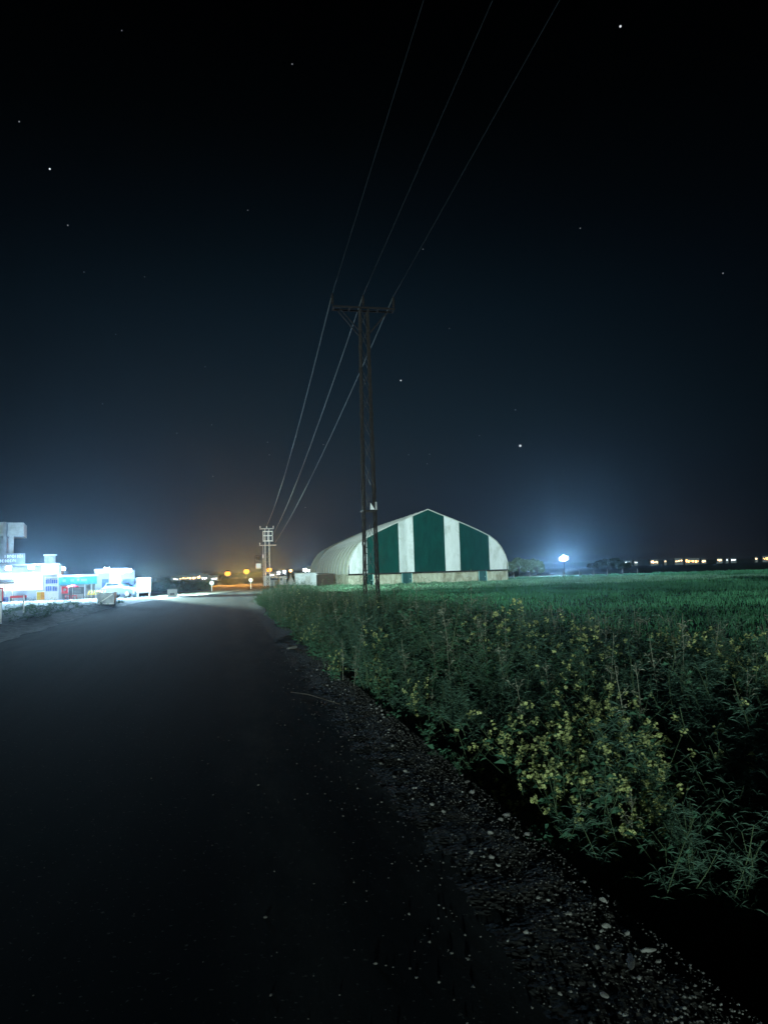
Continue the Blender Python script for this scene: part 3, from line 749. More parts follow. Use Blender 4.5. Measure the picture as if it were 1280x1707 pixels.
s = MB(); s.lo(-.2, .2, -.225, -.202, .16, .34); s.build('dark_patch', M['darkboard'], o)
s = MB(); s.lo(-.46, .46, -.24, .24, .622, .68); s.build('lid', M['concrete'], o)
for px, d, h, lab in ((2, 27.2, 1.32, 'taller thin white marker post at the left verge'), (40, 34.2, .85, 'shorter thin pale marker post on the left verge')):
    b = put(px, d); u, v = UV(b.x, b.y)
    o = thing('marker_post', lab, 'marker post', (b.x, b.y, gz(u, v) - .03), 0, 'marker posts on the left verge')
    s = MB(); s.tube([(0, 0, 0), (0, 0, h)], .035, 8); s.build('post', M['white_metal'], o)
    s = MB(); s.lathe((0, 0, h * .62), [(.037, 0), (.038, .05)], 8); s.build('band', M['steel_dark'], o)
for px, py_, d, lab in ((353, 972, 84, 'round pale road sign at the left of the bend'), (418, 967, 92, 'round white road sign under the orange lamp')):
    b = put(px, d); o = thing('road_sign', lab, 'road sign', (b.x, b.y, -.1), rad(8), 'round road signs at the bend')
    zc = P(px, py_, d).z + .1
    s = MB(); s.tube([(0, .03, 0), (0, .03, zc)], .035, 6); s.build('post', M['white_metal'], o)
    s = MB(); s.lathe((0, 0, 0), [(.26, -.012), (.26, .012)], 16); q = link('plate', s.mesh('plate'), M['white_metal'], o); q.rotation_euler.x = rad(90); q.location = (0, -.02, zc)

# ------------------------------------------------------------------ lamps far off
street_lamp(379.5, 956.5, 150, 'first orange street lamp from the left beyond the bend', 26000, SODIUM, M['em_orange'], .62, 'orange street lamps beyond the bend', .2, (-62, 55, 0))
street_lamp(410.8, 952.8, 155, 'second orange street lamp, left of the far pylon', 26000, SODIUM, M['em_orange'], .62, 'orange street lamps beyond the bend', .2, (-62, 55, 0))
street_lamp(448.5, 950.2, 165, 'orange street lamp at the foot of the far pylon', 26000, SODIUM, M['em_orange'], .62, 'orange street lamps beyond the bend', .2, (-62, 55, 0))
street_lamp(474, 953, 190, 'bright white lamp right of the far pylon', 5000, COOL, M['em_white'], .36, 'white lamps beyond the huts')
street_lamp(464.5, 954.5, 200, 'smaller white lamp between far pylon and bright white lamp', 0, COOL, M['em_cool'], .42, 'white lamps beyond the huts')
street_lamp(484.5, 951.5, 180, 'pale orange lamp above the ridge tent', 5000, (1, .6, .3), M['em_amber'], .4, 'white lamps beyond the huts')
street_lamp(509, 950.5, 150, 'white lamp above the pale block store', 6000, COOL, M['em_white'], .4, 'white lamps beyond the huts')
lp = P(940, 931.5, 150); gzv = -.62
RL = thing('floodlight_mast', 'dazzling blue-white floodlight mast at the far edge of the field', 'floodlight mast', (lp.x, lp.y, gzv), math.atan2(lp.x, -lp.y) + math.pi)
RL.rotation_euler.z = -math.atan2(lp.x, lp.y); hh = lp.z - gzv
s = MB(); s.tube([(0, .5, 0), (0, .5, hh + .5)], .04, 8); s.bar((-.75, .45, hh + .1), (.75, .45, hh + .1), .08); s.build('mast', M['rubber'], RL)
for x, z, w_, h_ in ((-.55, .0, .5, .6), (-.05, .42, .46, .5), (.5, .1, .5, .56), (0, -.22, .5, .5)):
    s = MB(); s.lo(x - w_ / 2, x + w_ / 2, .05, .3, hh + z - h_ / 2, hh + z + h_ / 2); hd = s.build('lamp_housing', M['rubber'], RL)
    s = MB(); s.lo(x - w_ / 2 + .02, x + w_ / 2 - .02, .03, .046, hh + z - h_ / 2 + .02, hh + z + h_ / 2 - .02); s.build('lens', M['em_white'], hd)
light('field_lamp_glow', lp + (CAM - lp).normalized() * .4 + Vector((0, 0, .1)), 75000, (.4, .7, 1.0), .3, 168, CAM, .3)
light('tree_fill', P(905, 934, 158), 5000, (.75, 1.0, .9), .3)  # added light with no fixture, brightening the trees by the mast

# distant lit buildings on the skyline
def lit_building(px0, px1, py, d, em, label, hpx=3.0, group='distant lit buildings on the horizon'):
    a, b = P(px0, py, d), P(px1, py, d); c = (a + b) / 2; w = max((b - a).length, 2.0)
    gz0 = -.5; h = c.z - gz0 + hpx * d / FPX / 2
    o = thing('distant_building', label, 'building', (c.x, c.y, gz0), math.atan2((b - a).y, (b - a).x), group)
    wh = hpx * .6 * d / FPX
    s = MB(); s.lo(-w / 2 - 1, w / 2 + 1, 0, 8, 0, h + wh + .6); s.build('wall', M['concrete_dark'], o)
    rr = random.Random(int(px0)); x = -w / 2
    while x < w / 2:
        ww = min(w / 2 - x, max(w * .09, wh * .5) * rr.uniform(.5, 1.8)); k_ = rr.uniform(.5, 1.7); dz = wh * rr.uniform(-.5, .35)
        s = MB(); s.lo(x, x + ww, -.12, -.02, max(.2, h + dz - wh * (.5 + k_ / 2)), h + dz - wh * (.5 - k_ / 2)); s.build('lit_window', em, o); x += ww + max(wh * .35, w * .06) * rr.uniform(.4, 1.6)
    s = MB(); s.lo(-w / 2 - 1.3, w / 2 + 1.3, -.4, 8.4, h + wh + .61, h + wh + .9); s.build('roof', M['concrete_dark'], o)
DL = [(1042, 1051, 938.5, 'em_cool', 'long white lit building just right of the dark tree clump', 2.2),
      (1058, 1062, 938, 'em_cool', 'small white light second from the dark tree clump', 2),
      (1085, 1096, 937.5, 'em_warm', 'bright warm white building left of the amber cluster', 3.6),
      (1108, 1110, 936.5, 'em_warm', 'tiny lit building between two bright ones', 2),
      (1126, 1137, 936, 'em_warm', 'bright yellowish building at the left of the amber cluster', 4),
      (1143, 1164, 936, 'em_amber', 'longest amber lit building on the right horizon', 4),
      (1170, 1176, 936, 'em_warm', 'small lit building just right of the amber cluster', 3),
      (1196, 1203, 934, 'em_warm', 'white lit building between amber cluster and right edge', 2.6),
      (1211, 1213, 934, 'em_cool', 'faint narrow lit building near the right edge', 2),
      (1219, 1226, 934, 'em_cool', 'short white lit building near the right edge', 2.4),
      (1259, 1262, 932, 'em_warm', 'tiny lit building beside the amber one at right edge', 2.5),
      (1272, 1282, 931.5, 'em_amber', 'amber lit building at the right edge of the photo', 3.5)]
for a, b, y, em, lab, hp in DL: lit_building(a, b, y, 1150, M[em], lab, hp)
DL2 = [(289, 297, 965.8, 'em_cool', 'white lit building at the left end of the row above the bank', 2.5),
       (300, 326, 964.3, 'em_warm', 'long warm lit building above the dark bank', 2.6),
       (329, 335, 963, 'em_warm', 'taller warm lit building above the dark bank', 5),
       (337, 345, 964.5, 'em_cool', 'white lit building right of the warm row above the bank', 4),
       (352, 361, 965, 'em_cool', 'white lit building above the round road sign', 2.5),
       (440, 456, 959.5, 'em_cool', 'white lit building behind the huts below the far pylon', 2.6),
       (514, 527, 951.5, 'em_cool', 'white lit building between block store and hangar', 5),
       (461, 476, 958.5, 'em_cool', 'thin white lit roofline behind the windowed hut', 1.2)]
for a, b, y, em, lab, hp in DL2: lit_building(a, b, y, 420, M[em], lab, hp, 'distant lit buildings beyond the road')

# ------------------------------------------------------------------ trees
def tree(px, d, h, w, mat, label, group, seed, leaf=.16, n=2200):
    b = base(px, d); r = np.random.default_rng(seed); random.seed(seed)
    o = thing('tree', label, 'tree', (b.x, b.y, -.35), random.uniform(0, 6), group)
    s = MB(); s.tube([(0, 0, 0), (.05, 0, h * .25), (.0, .06, h * .6)], [.05 * h * .6, .035 * h * .6, .015 * h], 8); cl = []
    for i in range(9):
        a = i * 2.4 + random.uniform(-.4, .4); rr = w / 2 * random.uniform(.35, .85); z = h * random.uniform(.38, .9)
        e = Vector((math.cos(a) * rr, math.sin(a) * rr, z)); s.tube([(0, 0, h * random.uniform(.2, .45)), e * .6 + Vector((0, 0, h * .1)), e], [.02 * h, .012 * h, .004 * h], 5); cl.append((e, random.uniform(.16, .3) * min(w, h)))
    cl.append((Vector((0, 0, h * .82)), .26 * min(w, h)))
    s.build('trunk', M['bark'], o)
    cs = []
    for e, rr in cl:
        k = n // len(cl); v = r.normal(size=(k, 3)); v /= np.linalg.norm(v, axis=1)[:, None]; v *= (r.random(k) ** .4 * rr)[:, None]
        cs.append(v * [1, 1, .8] + np.array(e))
    c = np.concatenate(cs); c[:, 2] = np.clip(c[:, 2], h * .12, None)
    q = r.normal(size=(len(c), 3, 3)) * leaf
    V = (c[:, None, :] + q).reshape(-1, 3); T = np.arange(len(V)).reshape(-1, 3)
    link('crown', npmesh('crown', V, T), mat, o); return o
for i, (px, h, w, lab) in enumerate(((853, 3.2, 3.6, 'leftmost lit green tree beside the hangar'), (866, 3.9, 3.8, 'tallest lit green tree right of the hangar'), (880, 3.5, 3.8, 'third lit green tree from the hangar'), (896, 3.4, 4.0, 'lit green tree nearest the dazzling lamp'))):
    tree(px, 172, h + .3, w, M['crown'], lab, 'lit trees right of the hangar', 40 + i)
for i, (px, h, w, lab) in enumerate(((990, 3.0, 7, 'low dark tree at the left end of the dark clump'), (1004, 4.8, 7.5, 'dark tree second from left in the dark clump'), (1017, 5.2, 8, 'tallest dark tree in the middle of the dark clump'), (1030, 4.6, 7, 'dark tree right of the tallest in the dark clump'), (1040, 3.3, 6, 'small dark tree at the right end of the dark clump'))):
    tree(px, 300, h * .8 + .3, w, M['crown_dark'], lab, 'dark trees on the field edge', 60 + i, .3, 2600)

# fence posts at the far field edge
pxs = [857, 883, 917, 940, 966, 990, 1013, 1039, 1063]
for i, px in enumerate(pxs):
    b = base(px, 122 + i * .8)
    s = MB(); s.tube([(0, 0, -.3), (.02, 0, .55), (.0, .02, 1.05 - .08 * (i % 3))], [.075, .07, .06], 7)
    o = s.build('fence_post', M['post']); o.location = (b.x, b.y, 0); o.rotation_euler = (rad((i * 37) % 7 - 3), rad((i * 53) % 7 - 3), 0)
    tag(o, ('fence post nearest the hangar' if i == 0 else 'fence post below the dazzling lamp' if px == 940 else 'thin weathered fence post at the far side of the field'), 'fence post', 'fence posts across the field')

# ------------------------------------------------------------------ plants
def tri_tube(pts, r0_, r1_):
    V = []; T = []
    for i, p in enumerate(pts):
        r = r0_ + (r1_ - r0_) * i / (len(pts) - 1)
        for k in range(3):
            a = 2.094 * k; V.append((p[0] + r * math.cos(a), p[1] + r * math.sin(a), p[2]))
    for i in range(len(pts) - 1):
        for k in range(3):
            a, b = i * 3 + k, i * 3 + (k + 1) % 3; T += [(a, b, b + 3), (a, b + 3, a + 3)]
    return V, T
class PB:
    def __init__(s): s.V = []; s.T = []; s.M = []
    def add(s, V, T, mi):
        b = len(s.V); s.V += V; s.T += [(a + b, c + b, d + b) for a, c, d in T]; s.M += [mi] * len(T)
    def leaf(s, p, d, L, w, mi, droop=.3):
        d = Vector(d).normalized(); x = d.cross(Vector((random.uniform(-1, 1), random.uniform(-1, 1), random.uniform(-.3, 1)))).normalized()
        p = Vector(p); m_ = p + d * L * .5; e = p + d * L + Vector((0, 0, -droop * L))
        s.add([tuple(p), tuple(m_ + x * w), tuple(m_ - x * w), tuple(e)], [(0, 1, 2), (1, 3, 2)], mi)
    def flower(s, p, r, mi):
        n_ = Vector((random.gauss(0, .6), random.gauss(0, .6), 1)).normalized(); a = n_.orthogonal().normalized(); b = n_.cross(a); p = Vector(p)
        for x, y in ((a, b), (b, a)):
            s.add([tuple(p + x * r + y * r * .45), tuple(p + x * r - y * r * .45), tuple(p - x * r - y * r * .45), tuple(p - x * r + y * r * .45)], [(0, 1, 2), (0, 2, 3)], mi)
    def arr(s): return np.array(s.V, np.float32), np.array(s.T, np.int32), np.array(s.M, np.int32)
# material slots: 0 stem, 1 leaf, 2 feather, 3 flower, 4 dry
def stem(pb, base_, dirn, L, r, mi, n=5, wob=.08):
    pts = [Vector(base_)]; d = Vector(dirn).normalized()
    for i in range(n):
        d = (d + Vector((random.gauss(0, wob), random.gauss(0, wob), .05))).normalized(); pts.append(pts[-1] + d * L / n)
    pb.add(*tri_tube(pts, r, r * .45), mi); return pts
def rdir(up): a = random.uniform(0, 6.283); return (math.cos(a), math.sin(a), up)
def mustard(seed, fine=1.0, flowers=True):
    random.seed(seed); pb = PB(); h = random.uniform(.75, 1.1)
    for st in range(random.randint(2, 3)):
        main = stem(pb, (random.uniform(-.03, .03), random.uniform(-.03, .03), 0), rdir(2.6), h * random.uniform(.75, 1), .006, 0)
        tips = [main[-1]]
        for i in range(int(5 * fine) + 1):
            k = random.randint(1, len(main) - 2); b = stem(pb, main[k].lerp(main[k + 1], random.random()), rdir(random.uniform(.5, 1.4)), h * random.uniform(.2, .42), .0035, 0, 3)
            tips.append(b[-1])
            for j in range(int(4 * fine) + 1): pb.leaf(b[random.randint(0, 2)], rdir(random.uniform(-.2, .8)), random.uniform(.04, .1), random.uniform(.006, .016), 1)
        for i in range(int(16 * fine)):
            t = random.random() ** 1.4; k = min(int(t * (len(main) - 1)), len(main) - 2)
            L = random.uniform(.07, .19) * (1.15 - t * .6); d = rdir(random.uniform(0, .8)); pb.leaf(main[k], d, L, L * .17, 1)
            if fine > .7:
                q = main[k] + Vector(d).normalized() * L * .45
                for e in range(2): pb.leaf(q, rdir(.2), L * .4, L * .09, 1)
        if flowers:
            for t in tips:
                for i in range(int(11 * fine) + 2):
                    q = t + Vector((random.gauss(0, .014), random.gauss(0, .014), random.gauss(0, .018))); pb.flower(q, random.uniform(.009, .014), 3)
    return pb.arr()
def feathery(seed, fine=1.0):
    random.seed(seed); pb = PB(); h = random.uniform(.7, 1.15)
    for st in range(random.randint(3, 4)):
        main = stem(pb, (random.uniform(-.05, .05), random.uniform(-.05, .05), 0), rdir(random.uniform(1.6, 3.5)), h * random.uniform(.7, 1), .006, 0, 6, .1)
        for i in range(int(13 * fine)):
            t = random.random() ** .75; k = min(int(t * 6), 5); p0 = main[k].lerp(main[k + 1], random.random())
            b = stem(pb, p0, rdir(random.uniform(.3, 1.2)), random.uniform(.1, .24), .0018, 2, 3, .15)
            for j in range(int(11 * fine)): pb.leaf(b[random.randint(0, 3)], rdir(random.uniform(-.3, 1.0)), random.uniform(.04, .1), .0028 / math.sqrt(fine), 2, .2)
    return pb.arr()
def drystalk(seed, fine=1.0):
    random.seed(seed); pb = PB(); h = random.uniform(.85, 1.35)
    main = stem(pb, (0, 0, 0), rdir(5), h, .006, 4, 7, .04)
    for i in range(int(7 * fine)):
        k = random.randint(3, 6); b = stem(pb, main[k], rdir(random.uniform(.8, 1.6)), random.uniform(.06, .16), .0028, 4, 2)
        for j in range(int(7 * fine)): pb.leaf(b[-1 - j % 2], rdir(random.uniform(-.2, 1.2)), random.uniform(.03, .075), .0045, 4)
    for i in range(6): pb.leaf(main[random.randint(0, 3)], rdir(.6), random.uniform(.08, .16), .009, 2)
    return pb.arr()
def lowleaf(seed):
    random.seed(seed); pb = PB()
    for i in range(46):
        p0 = (random.gauss(0, .09), random.gauss(0, .09), random.uniform(0, .25)); L = random.uniform(.08, .22); pb.leaf(p0, rdir(random.uniform(.3, 1.6)), L, L * random.uniform(.1, .2), 1, .4)
    return pb.arr()
def merge(items, name, mats, place):
    Vs, Ts, Ms = [], [], []; off = 0
    for arr, (x, y, z), rz, sc in place:
        V, T, Mi = arr; c, s_ = math.cos(rz) * sc, math.sin(rz) * sc
        Q = np.empty_like(V); Q[:, 0] = V[:, 0] * c - V[:, 1] * s_ + x; Q[:, 1] = V[:, 0] * s_ + V[:, 1] * c + y; Q[:, 2] = V[:, 2] * sc + z
        Vs.append(Q); Ts.append(T + off); Ms.append(Mi); off += len(V)
    me = npmesh(name, np.concatenate(Vs), np.concatenate(Ts), np.concatenate(Ms)); return link(name, me, mats)
PM = [M['stem'], M['leaf'], M['feather'], M['flower'], M['dry']]
mus = [mustard(100 + i) for i in range(7)]; mus0 = [mustard(120 + i, 1.0, False) for i in range(4)]
fea = [feathery(140 + i) for i in range(7)]; dry = [drystalk(160 + i) for i in range(5)]; low = [lowleaf(180 + i) for i in range(6)]
musF = [mustard(200 + i, .45) for i in range(5)]; mus0F = [mustard(220 + i, .5, False) for i in range(4)]; feaF = [feathery(240 + i, .5) for i in range(5)]; dryF = [drystalk(260 + i, .6) for i in range(4)]
# the nearest plants one can tell apart
def plant_parts(arr, name, label, cat, group, order):
    V, T, Mi = arr; meshes = []
    for mi, pn in order:
        t = T[Mi == mi]
        if len(t) == 0: continue
        ids, inv = np.unique(t, return_inverse=True); meshes.append((pn, npmesh(pn, V[ids], inv.reshape(-1, 3)), PM[mi]))
    return meshes
protos = {'mustard': [plant_parts(a, '', '', '', '', ((0, 'stem'), (1, 'foliage'), (3, 'blossom'))) for a in mus],
          'feather': [plant_parts(a, '', '', '', '', ((0, 'stem'), (2, 'foliage'))) for a in fea],
          'dry': [plant_parts(a, '', '', '', '', ((4, 'stem'), (2, 'foliage'))) for a in dry]}
def put_plant(kind, i, u, v, sc, label, name, cat, group):
    p = W(u, v, gz(u, v) - .02); o = thing(name, label, cat, p, random.uniform(0, 6.28), group); o.scale = (sc,) * 3
    pr = protos[kind][i % len(protos[kind])]
    for pn, me, mt in pr: link(pn, me, mt, o)
    return o
random.seed(21)
near = []
def zone(n_, kind, u0_, u1_, v0, v1, sc, label, name, cat, group):
    for i in range(n_):
        for tr_ in range(20):
            v = random.uniform(v0, v1); u = re(v) + random.uniform(u0_, u1_)
            if all((u - a) ** 2 + (v - b) ** 2 > .05 for a, b in near): break
        near.append((u, v)); put_plant(kind, i, u, v, random.uniform(*sc), label, name, cat, group)
zone(22, 'mustard', 1.1, 2.3, 4.7, 6.6, (.8, 1.05), 'wild mustard in full yellow bloom at the ditch edge', 'mustard_plant', 'plant', 'blooming mustard at the ditch edge')
zone(14, 'mustard', 2.4, 5.2, 6.2, 10.5, (.8, 1.1), 'yellow flowered mustard standing deep among the weeds', 'mustard_plant', 'plant', 'mustard among the weeds')
zone(30, 'feather', 1.0, 3.0, 3.3, 5.8, (.75, 1.0), 'feathery green weed growing on the far bank of the ditch', 'feathery_weed', 'plant', 'feathery weeds on the ditch bank')
zone(24, 'feather', 2.4, 5.0, 5.5, 11, (.85, 1.1), 'tall feathery weed among the yellow mustard', 'feathery_weed', 'plant', 'feathery weeds among the mustard')
zone(40, 'dry', 2.0, 5.8, 5.5, 15, (.85, 1.15), 'pale dry stalk rising above the green weeds', 'dry_stalk', 'plant', 'dry stalks above the weeds')
# added lights with no bulbs, making the glow above the shops
for px, py_, d in ((60, 940.5, 66.9), (97, 943, 67), (188, 945, 67.6), (238, 958, 66.2)):
    light('glow_fill', P(px, py_, d), 800, (.33, .6, 1.0), .1)
# fill lights added to brighten the shop fronts
for px, d, p_ in ((30, 67.2, 160), (75, 67.3, 60), (130, 68.0, 30), (192, 68.6, 50)):
    light('front_fill', base(px, d) + Vector((0, 0, 2.0 if px < 180 else 2.3)), p_, COOL, .12)
# the mass of weeds behind them: nobody could count these
random.seed(33)
place = []
v = 2.0
def weeds_at(v0, v1, dens, A, B, C, D, L, wmax):
    area = (v1 - v0) * (wmax - 1.45); 
    for i in range(int(area * dens)):
        v = random.uniform(v0, v1); s_ = random.uniform(1.35 - .8 * smooth(6.5, 11, v), wmax)
        if s_ > wmax * .75 and random.random() < .4: continue
        u = re(min(v, 58)) + s_ + .15 * mnoise.noise(Vector((v * .7, s_, 0)))
        pt = mnoise.noise(Vector((u * .45, v * .3, 6)))
        if pt < -.32 and random.random() < .75: continue
        k = random.random() + .22 * pt
        src = A if k < .24 else B if k < .44 else C if k < .64 else D if k < .8 else L
        sc = random.uniform(.6, 1.1) * (1 + .2 * smooth(7, 14, v) * smooth(.7, 1.4, s_) * (1 - smooth(3.2, 5.2, s_))) * (.7 + .3 * smooth(.6, 1.6, s_))
        if random.random() < .06: sc *= 1.3
        place.append((random.choice(src), (u, v, gz(u, v) - .03), random.uniform(0, 6.28), sc))
weeds_at(2.6, 4.2, 6, mus0, mus0, fea, dry, low, 5.2)
weeds_at(4.2, 9, 11, mus[:2] + mus0 + mus0, fea, fea + mus0, dry, low, 6.2)
weeds_at(9, 18, 13, mus[:1] + mus0 + mus0, fea, fea + mus0, dry, low, 6.6)
weeds_at(18, 34, 14, musF[:1] + mus0F, mus0F, feaF, dryF, low, 6.2)
weeds_at(34, 58, 14, mus0F, mus0F, feaF, dryF, low, 5.0)
# vegetation continuing behind the camera, it shades the nearest bank
for i in range(70):
    v = random.uniform(3.4, 11); u = re(v) + random.uniform(.72, 1.5)
    place.append((random.choice(low + low + mus0), (u, v, gz(u, v) - .02), random.uniform(0, 6.28), random.uniform(.3, .7)))
weeds_at(-9, .2, 7, mus0F, mus0F, feaF, dryF, low, 5.5)
wd = merge(None, 'weeds', PM, place); wd.rotation_euler.z = TH; tag(wd, 'dense green weeds filling the strip between road and field', 'weeds', None, 'stuff')
# left verge vegetation
random.seed(44); place = []
for i in range(900):
    v = random.uniform(22, 56); u = le(v) - random.uniform(.7, 7.5)
    if mnoise.noise(Vector((u * .5, v * .25, 3))) < -.05: continue
    place.append((random.choice(low + mus0F), (u, v, gz(u, v) - .02), random.uniform(0, 6.28), random.uniform(.3, .75)))
vg = merge(None, 'verge_plants', [M['stem'], M['verge_leaf'], M['verge_leaf'], M['flower'], M['dry']], place); vg.rotation_euler.z = TH; tag(vg, 'low green plants on the verge left of the road', 'plants', None, 'stuff')
# scrub on the dark bank
place = []
for i in range(500):
    t = random.random(); p = P(248 + 104 * t, 960, 90 + random.uniform(0, 6)); u, v = UV(p.x, p.y)
    place.append((random.choice(low + mus0F), (u, v, random.uniform(0, .9)), random.uniform(0, 6.28), random.uniform(.8, 1.5)))
sb = merge(None, 'bank_scrub', [M['stem'], M['leaf'], M['leaf'], M['flower'], M['dry']], place); sb.rotation_euler.z = TH; tag(sb, 'low scrub covering the dark bank beyond the bend', 'scrub', None, 'stuff')

# field grass: tapering blades, denser and taller in clumps
r = np.random.default_rng(5); GV = []
def blades(n_, umin, umax, vmin, vmax, h, w):
    u = r.uniform(umin, umax, n_); v = vmin * (vmax / vmin) ** r.random(n_)
    x = u * math.cos(TH) - v * math.sin(TH); y = u * math.sin(TH) + v * math.cos(TH)
    keep = (np.abs(x) < y * .62 + 3) & (u > 6.0 + 2.0 * np.sin(v * .21) + (v > 58) * 3)
    keep &= ~((u > HU0 - .2) & (u < HU1 + .2) & (v > HV - .1) & (v < HV + HL))
    u, v = u[keep], v[keep]; k = len(u)
    cl = np.array([mnoise.noise(Vector((a * .22, b * .16, 8))) for a, b in zip(u, v)])
    fine_ = np.array([mnoise.noise(Vector((a * .9, b * .55, 2))) for a, b in zip(u, v)])
    hh = h * (1 + .9 * cl) * r.uniform(.5, 1.2, k) * np.clip(1.1 + 1.3 * fine_, .25, 1.8); a = r.uniform(0, 6.28, k); ww = w * r.uniform(.6, 1.3, k) * (1 + v / 60)
    z = np.array([gz(a_, b_) for a_, b_ in zip(u, v)])
    b = np.stack([u, v, z], 1); d = np.stack([np.cos(a), np.sin(a), 0 * a], 1) * ww[:, None]
    ln = np.stack([r.normal(0, .35, k) * hh, r.normal(0, .35, k) * hh, hh], 1)
    return np.stack([b - d, b + d, b + ln], 1).reshape(-1, 3)
gv = np.concatenate([blades(90000, 6, 46, 8, 60, .17, .012), blades(90000, 6, 110, 40, 128, .19, .02)])
gr = link('field_grass', npmesh('field_grass', gv, np.arange(len(gv)).reshape(-1, 3)), M['grass']); gr.rotation_euler.z = TH
tag(gr, 'short green grass covering the field in front of the hangar', 'grass', None, 'stuff')
M['grass_lit_tone'] = leafmat('grass in floodlit tone', (.2, .36, .24), .45, .45, .25)  # field grass recoloured brighter: floodlight put into its colour
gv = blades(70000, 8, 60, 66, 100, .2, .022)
gr = link('lit_tone_grass', npmesh('lit_tone_grass', gv, np.arange(len(gv)).reshape(-1, 3)), M['grass_lit_tone']); gr.rotation_euler.z = TH
tag(gr, 'grass in floodlit tone along the front of the hangar', 'grass', None, 'stuff')

# ------------------------------------------------------------------ stones
def stone_mesh(seed, flat=.65, pts=26):
    import bmesh
    rr = random.Random(seed); bm = bmesh.new()
    for i in range(pts):
        v = Vector((rr.gauss(0, 1), rr.gauss(0, 1), rr.gauss(0, 1))).normalized() * rr.uniform(.8, 1.05)
        bm.verts.new((v.x * rr.uniform(.95, 1.1), v.y * .8, v.z * flat))
    res = bmesh.ops.convex_hull(bm, input=bm.verts)
    bmesh.ops.delete(bm, geom=[g_ for g_ in res['geom_interior'] if isinstance(g_, bmesh.types.BMVert)], context='VERTS')
    bmesh.ops.bevel(bm, geom=list(bm.edges), offset=.07, segments=1, affect='EDGES')
    me = bpy.data.meshes.new('stone'); bm.to_mesh(me); bm.free(); return me
sms = [stone_mesh(i) for i in range(9)]; sms_d = [stone_mesh(20 + i) for i in range(6)]
for me in sms: me.materials.append(M['stone'])
for me in sms_d: me.materials.append(M['stone_dull'])
def stone(me, u, v, r_, label, group, sink=.35, scl=(1, 1, 1)):
    z = (max(shz(u, v), .008) if u > re(v) - .35 else .004)
    o = bpy.data.objects.new('stone', me); COL.objects.link(o); o.location = W(u, v, z + r_ * scl[2] * .65 * (1 - 2 * sink) * .9)
    o.rotation_euler = (random.gauss(0, .25), random.gauss(0, .25), random.uniform(0, 6.28)); o.scale = (r_ * scl[0], r_ * scl[1], r_ * scl[2])
    return tag(o, label, 'stone', group)
random.seed(8)
for i in range(150):
    v = 2.4 + 11 * random.random() ** 1.6; u = re(v) + .02 + .7 * random.random() ** .6
    stone(random.choice(sms if random.random() < .7 else sms_d), u, v, random.choice((.008, .01, .013, .017, .024)) * random.uniform(.8, 1.2) * (.55 + .45 * smooth(2.4, 4.2, v)), 'pale stone lying on the gravel edge of the road', 'pale stones along the gravel edge')
for i in range(55):
    v = 1.9 + 7 * random.random() ** 1.3; u = 1.0 - 2.1 * random.random() ** 1.5
    stone(random.choice(sms_d), u, v, random.choice((.005, .006, .008, .011)) * random.uniform(.8, 1.2), 'small stone lying loose on the dark asphalt', 'loose stones on the asphalt', .5)
def ground_uv(px, py, z=0):
    d = ray(px, py); t = (z - EYE) / d.z; return UV(d.x * t, d.y * t)
for px, py_, r_, lab, scl in ((1005, 1508, .06, 'upright pale slab of stone at the lip of the ditch', (.9, .5, 1.3)), (1010, 1550, .06, 'pale rounded stone left of the flat slabs', (1, .8, .8)), (1080, 1592, .085, 'flat pale slab at the foot of the gravel edge', (1.2, .8, .45)),
                              (1050, 1608, .11, 'long flat dull slab beside the flat pale slab', (1.5, .7, .3)), (948, 1530, .045, 'rounded pale stone among the gravel', (1, .9, .8)), (915, 1505, .035, 'bright white pebble on the gravel edge', (1, .8, .8)),
                              (486, 1082, .28, 'large dull boulder at the far end of the gravel edge', (1.3, .8, .6)), (676, 1288, .05, 'bright white stone at the middle of the gravel edge', (1, .8, .8)), (785, 1425, .045, 'bright stone alone below the middle gravel', (1, .9, .9)), (820, 1433, .05, 'round pale stone beside the lone bright stone', (1, .9, .9)), (1008, 1665, .05, 'pale stone nearest the bottom right of the photo', (1.2, .8, .7))):
    u, v = ground_uv(px, py_); stone(random.choice(sms if 'dull' not in lab else sms_d), u, v, r_ * .45, lab, None, .35, scl)
# fine gravel, uncountable
k = 11000; vv = 2 + 14 * r.random(k) ** 1.4; uu = np.array([re(a) for a in vv]) + .74 - np.minimum(r.exponential(.24, k), 2.6)
oct_ = np.array([(1, 0, 0), (0, 1, 0), (-1, 0, 0), (0, -1, 0), (0, 0, .7), (0, 0, -.7)]); ot = np.array([(0, 1, 4), (1, 2, 4), (2, 3, 4), (3, 0, 4), (1, 0, 5), (2, 1, 5), (3, 2, 5), (0, 3, 5)])
zz = np.array([max(shz(a, b), .006) for a, b in zip(uu, vv)]); sz = .0022 + .0065 * r.random(k) ** 3
vv3 = (oct_[None] * (1 + .35 * r.normal(size=(k, 6, 1)))) * sz[:, None, None] + np.stack([uu, vv, zz + sz * .3], 1)[:, None, :]
T = (ot[None] + (np.arange(k) * 6)[:, None, None]).reshape(-1, 3)
gvl = link('gravel', npmesh('gravel', vv3.reshape(-1, 3), T), M['stone_dull']); gvl.rotation_euler.z = TH; tag(gvl, 'fine loose gravel along the road edge', 'gravel', None, 'stuff')
# a fallen twig on the road edge
u, v = ground_uv(485, 1158); s = MB(); s.tube([W(u - .0, v, .03), W(u + .2, v - .3, .035), W(u + .38, v - .8, .03), W(u + .5, v - 1.1, .02)], [.006, .008, .006, .003], 6)
tag(s.build('twig', M['bark']), 'thin fallen twig lying across the gravel edge of the road', 'twig')

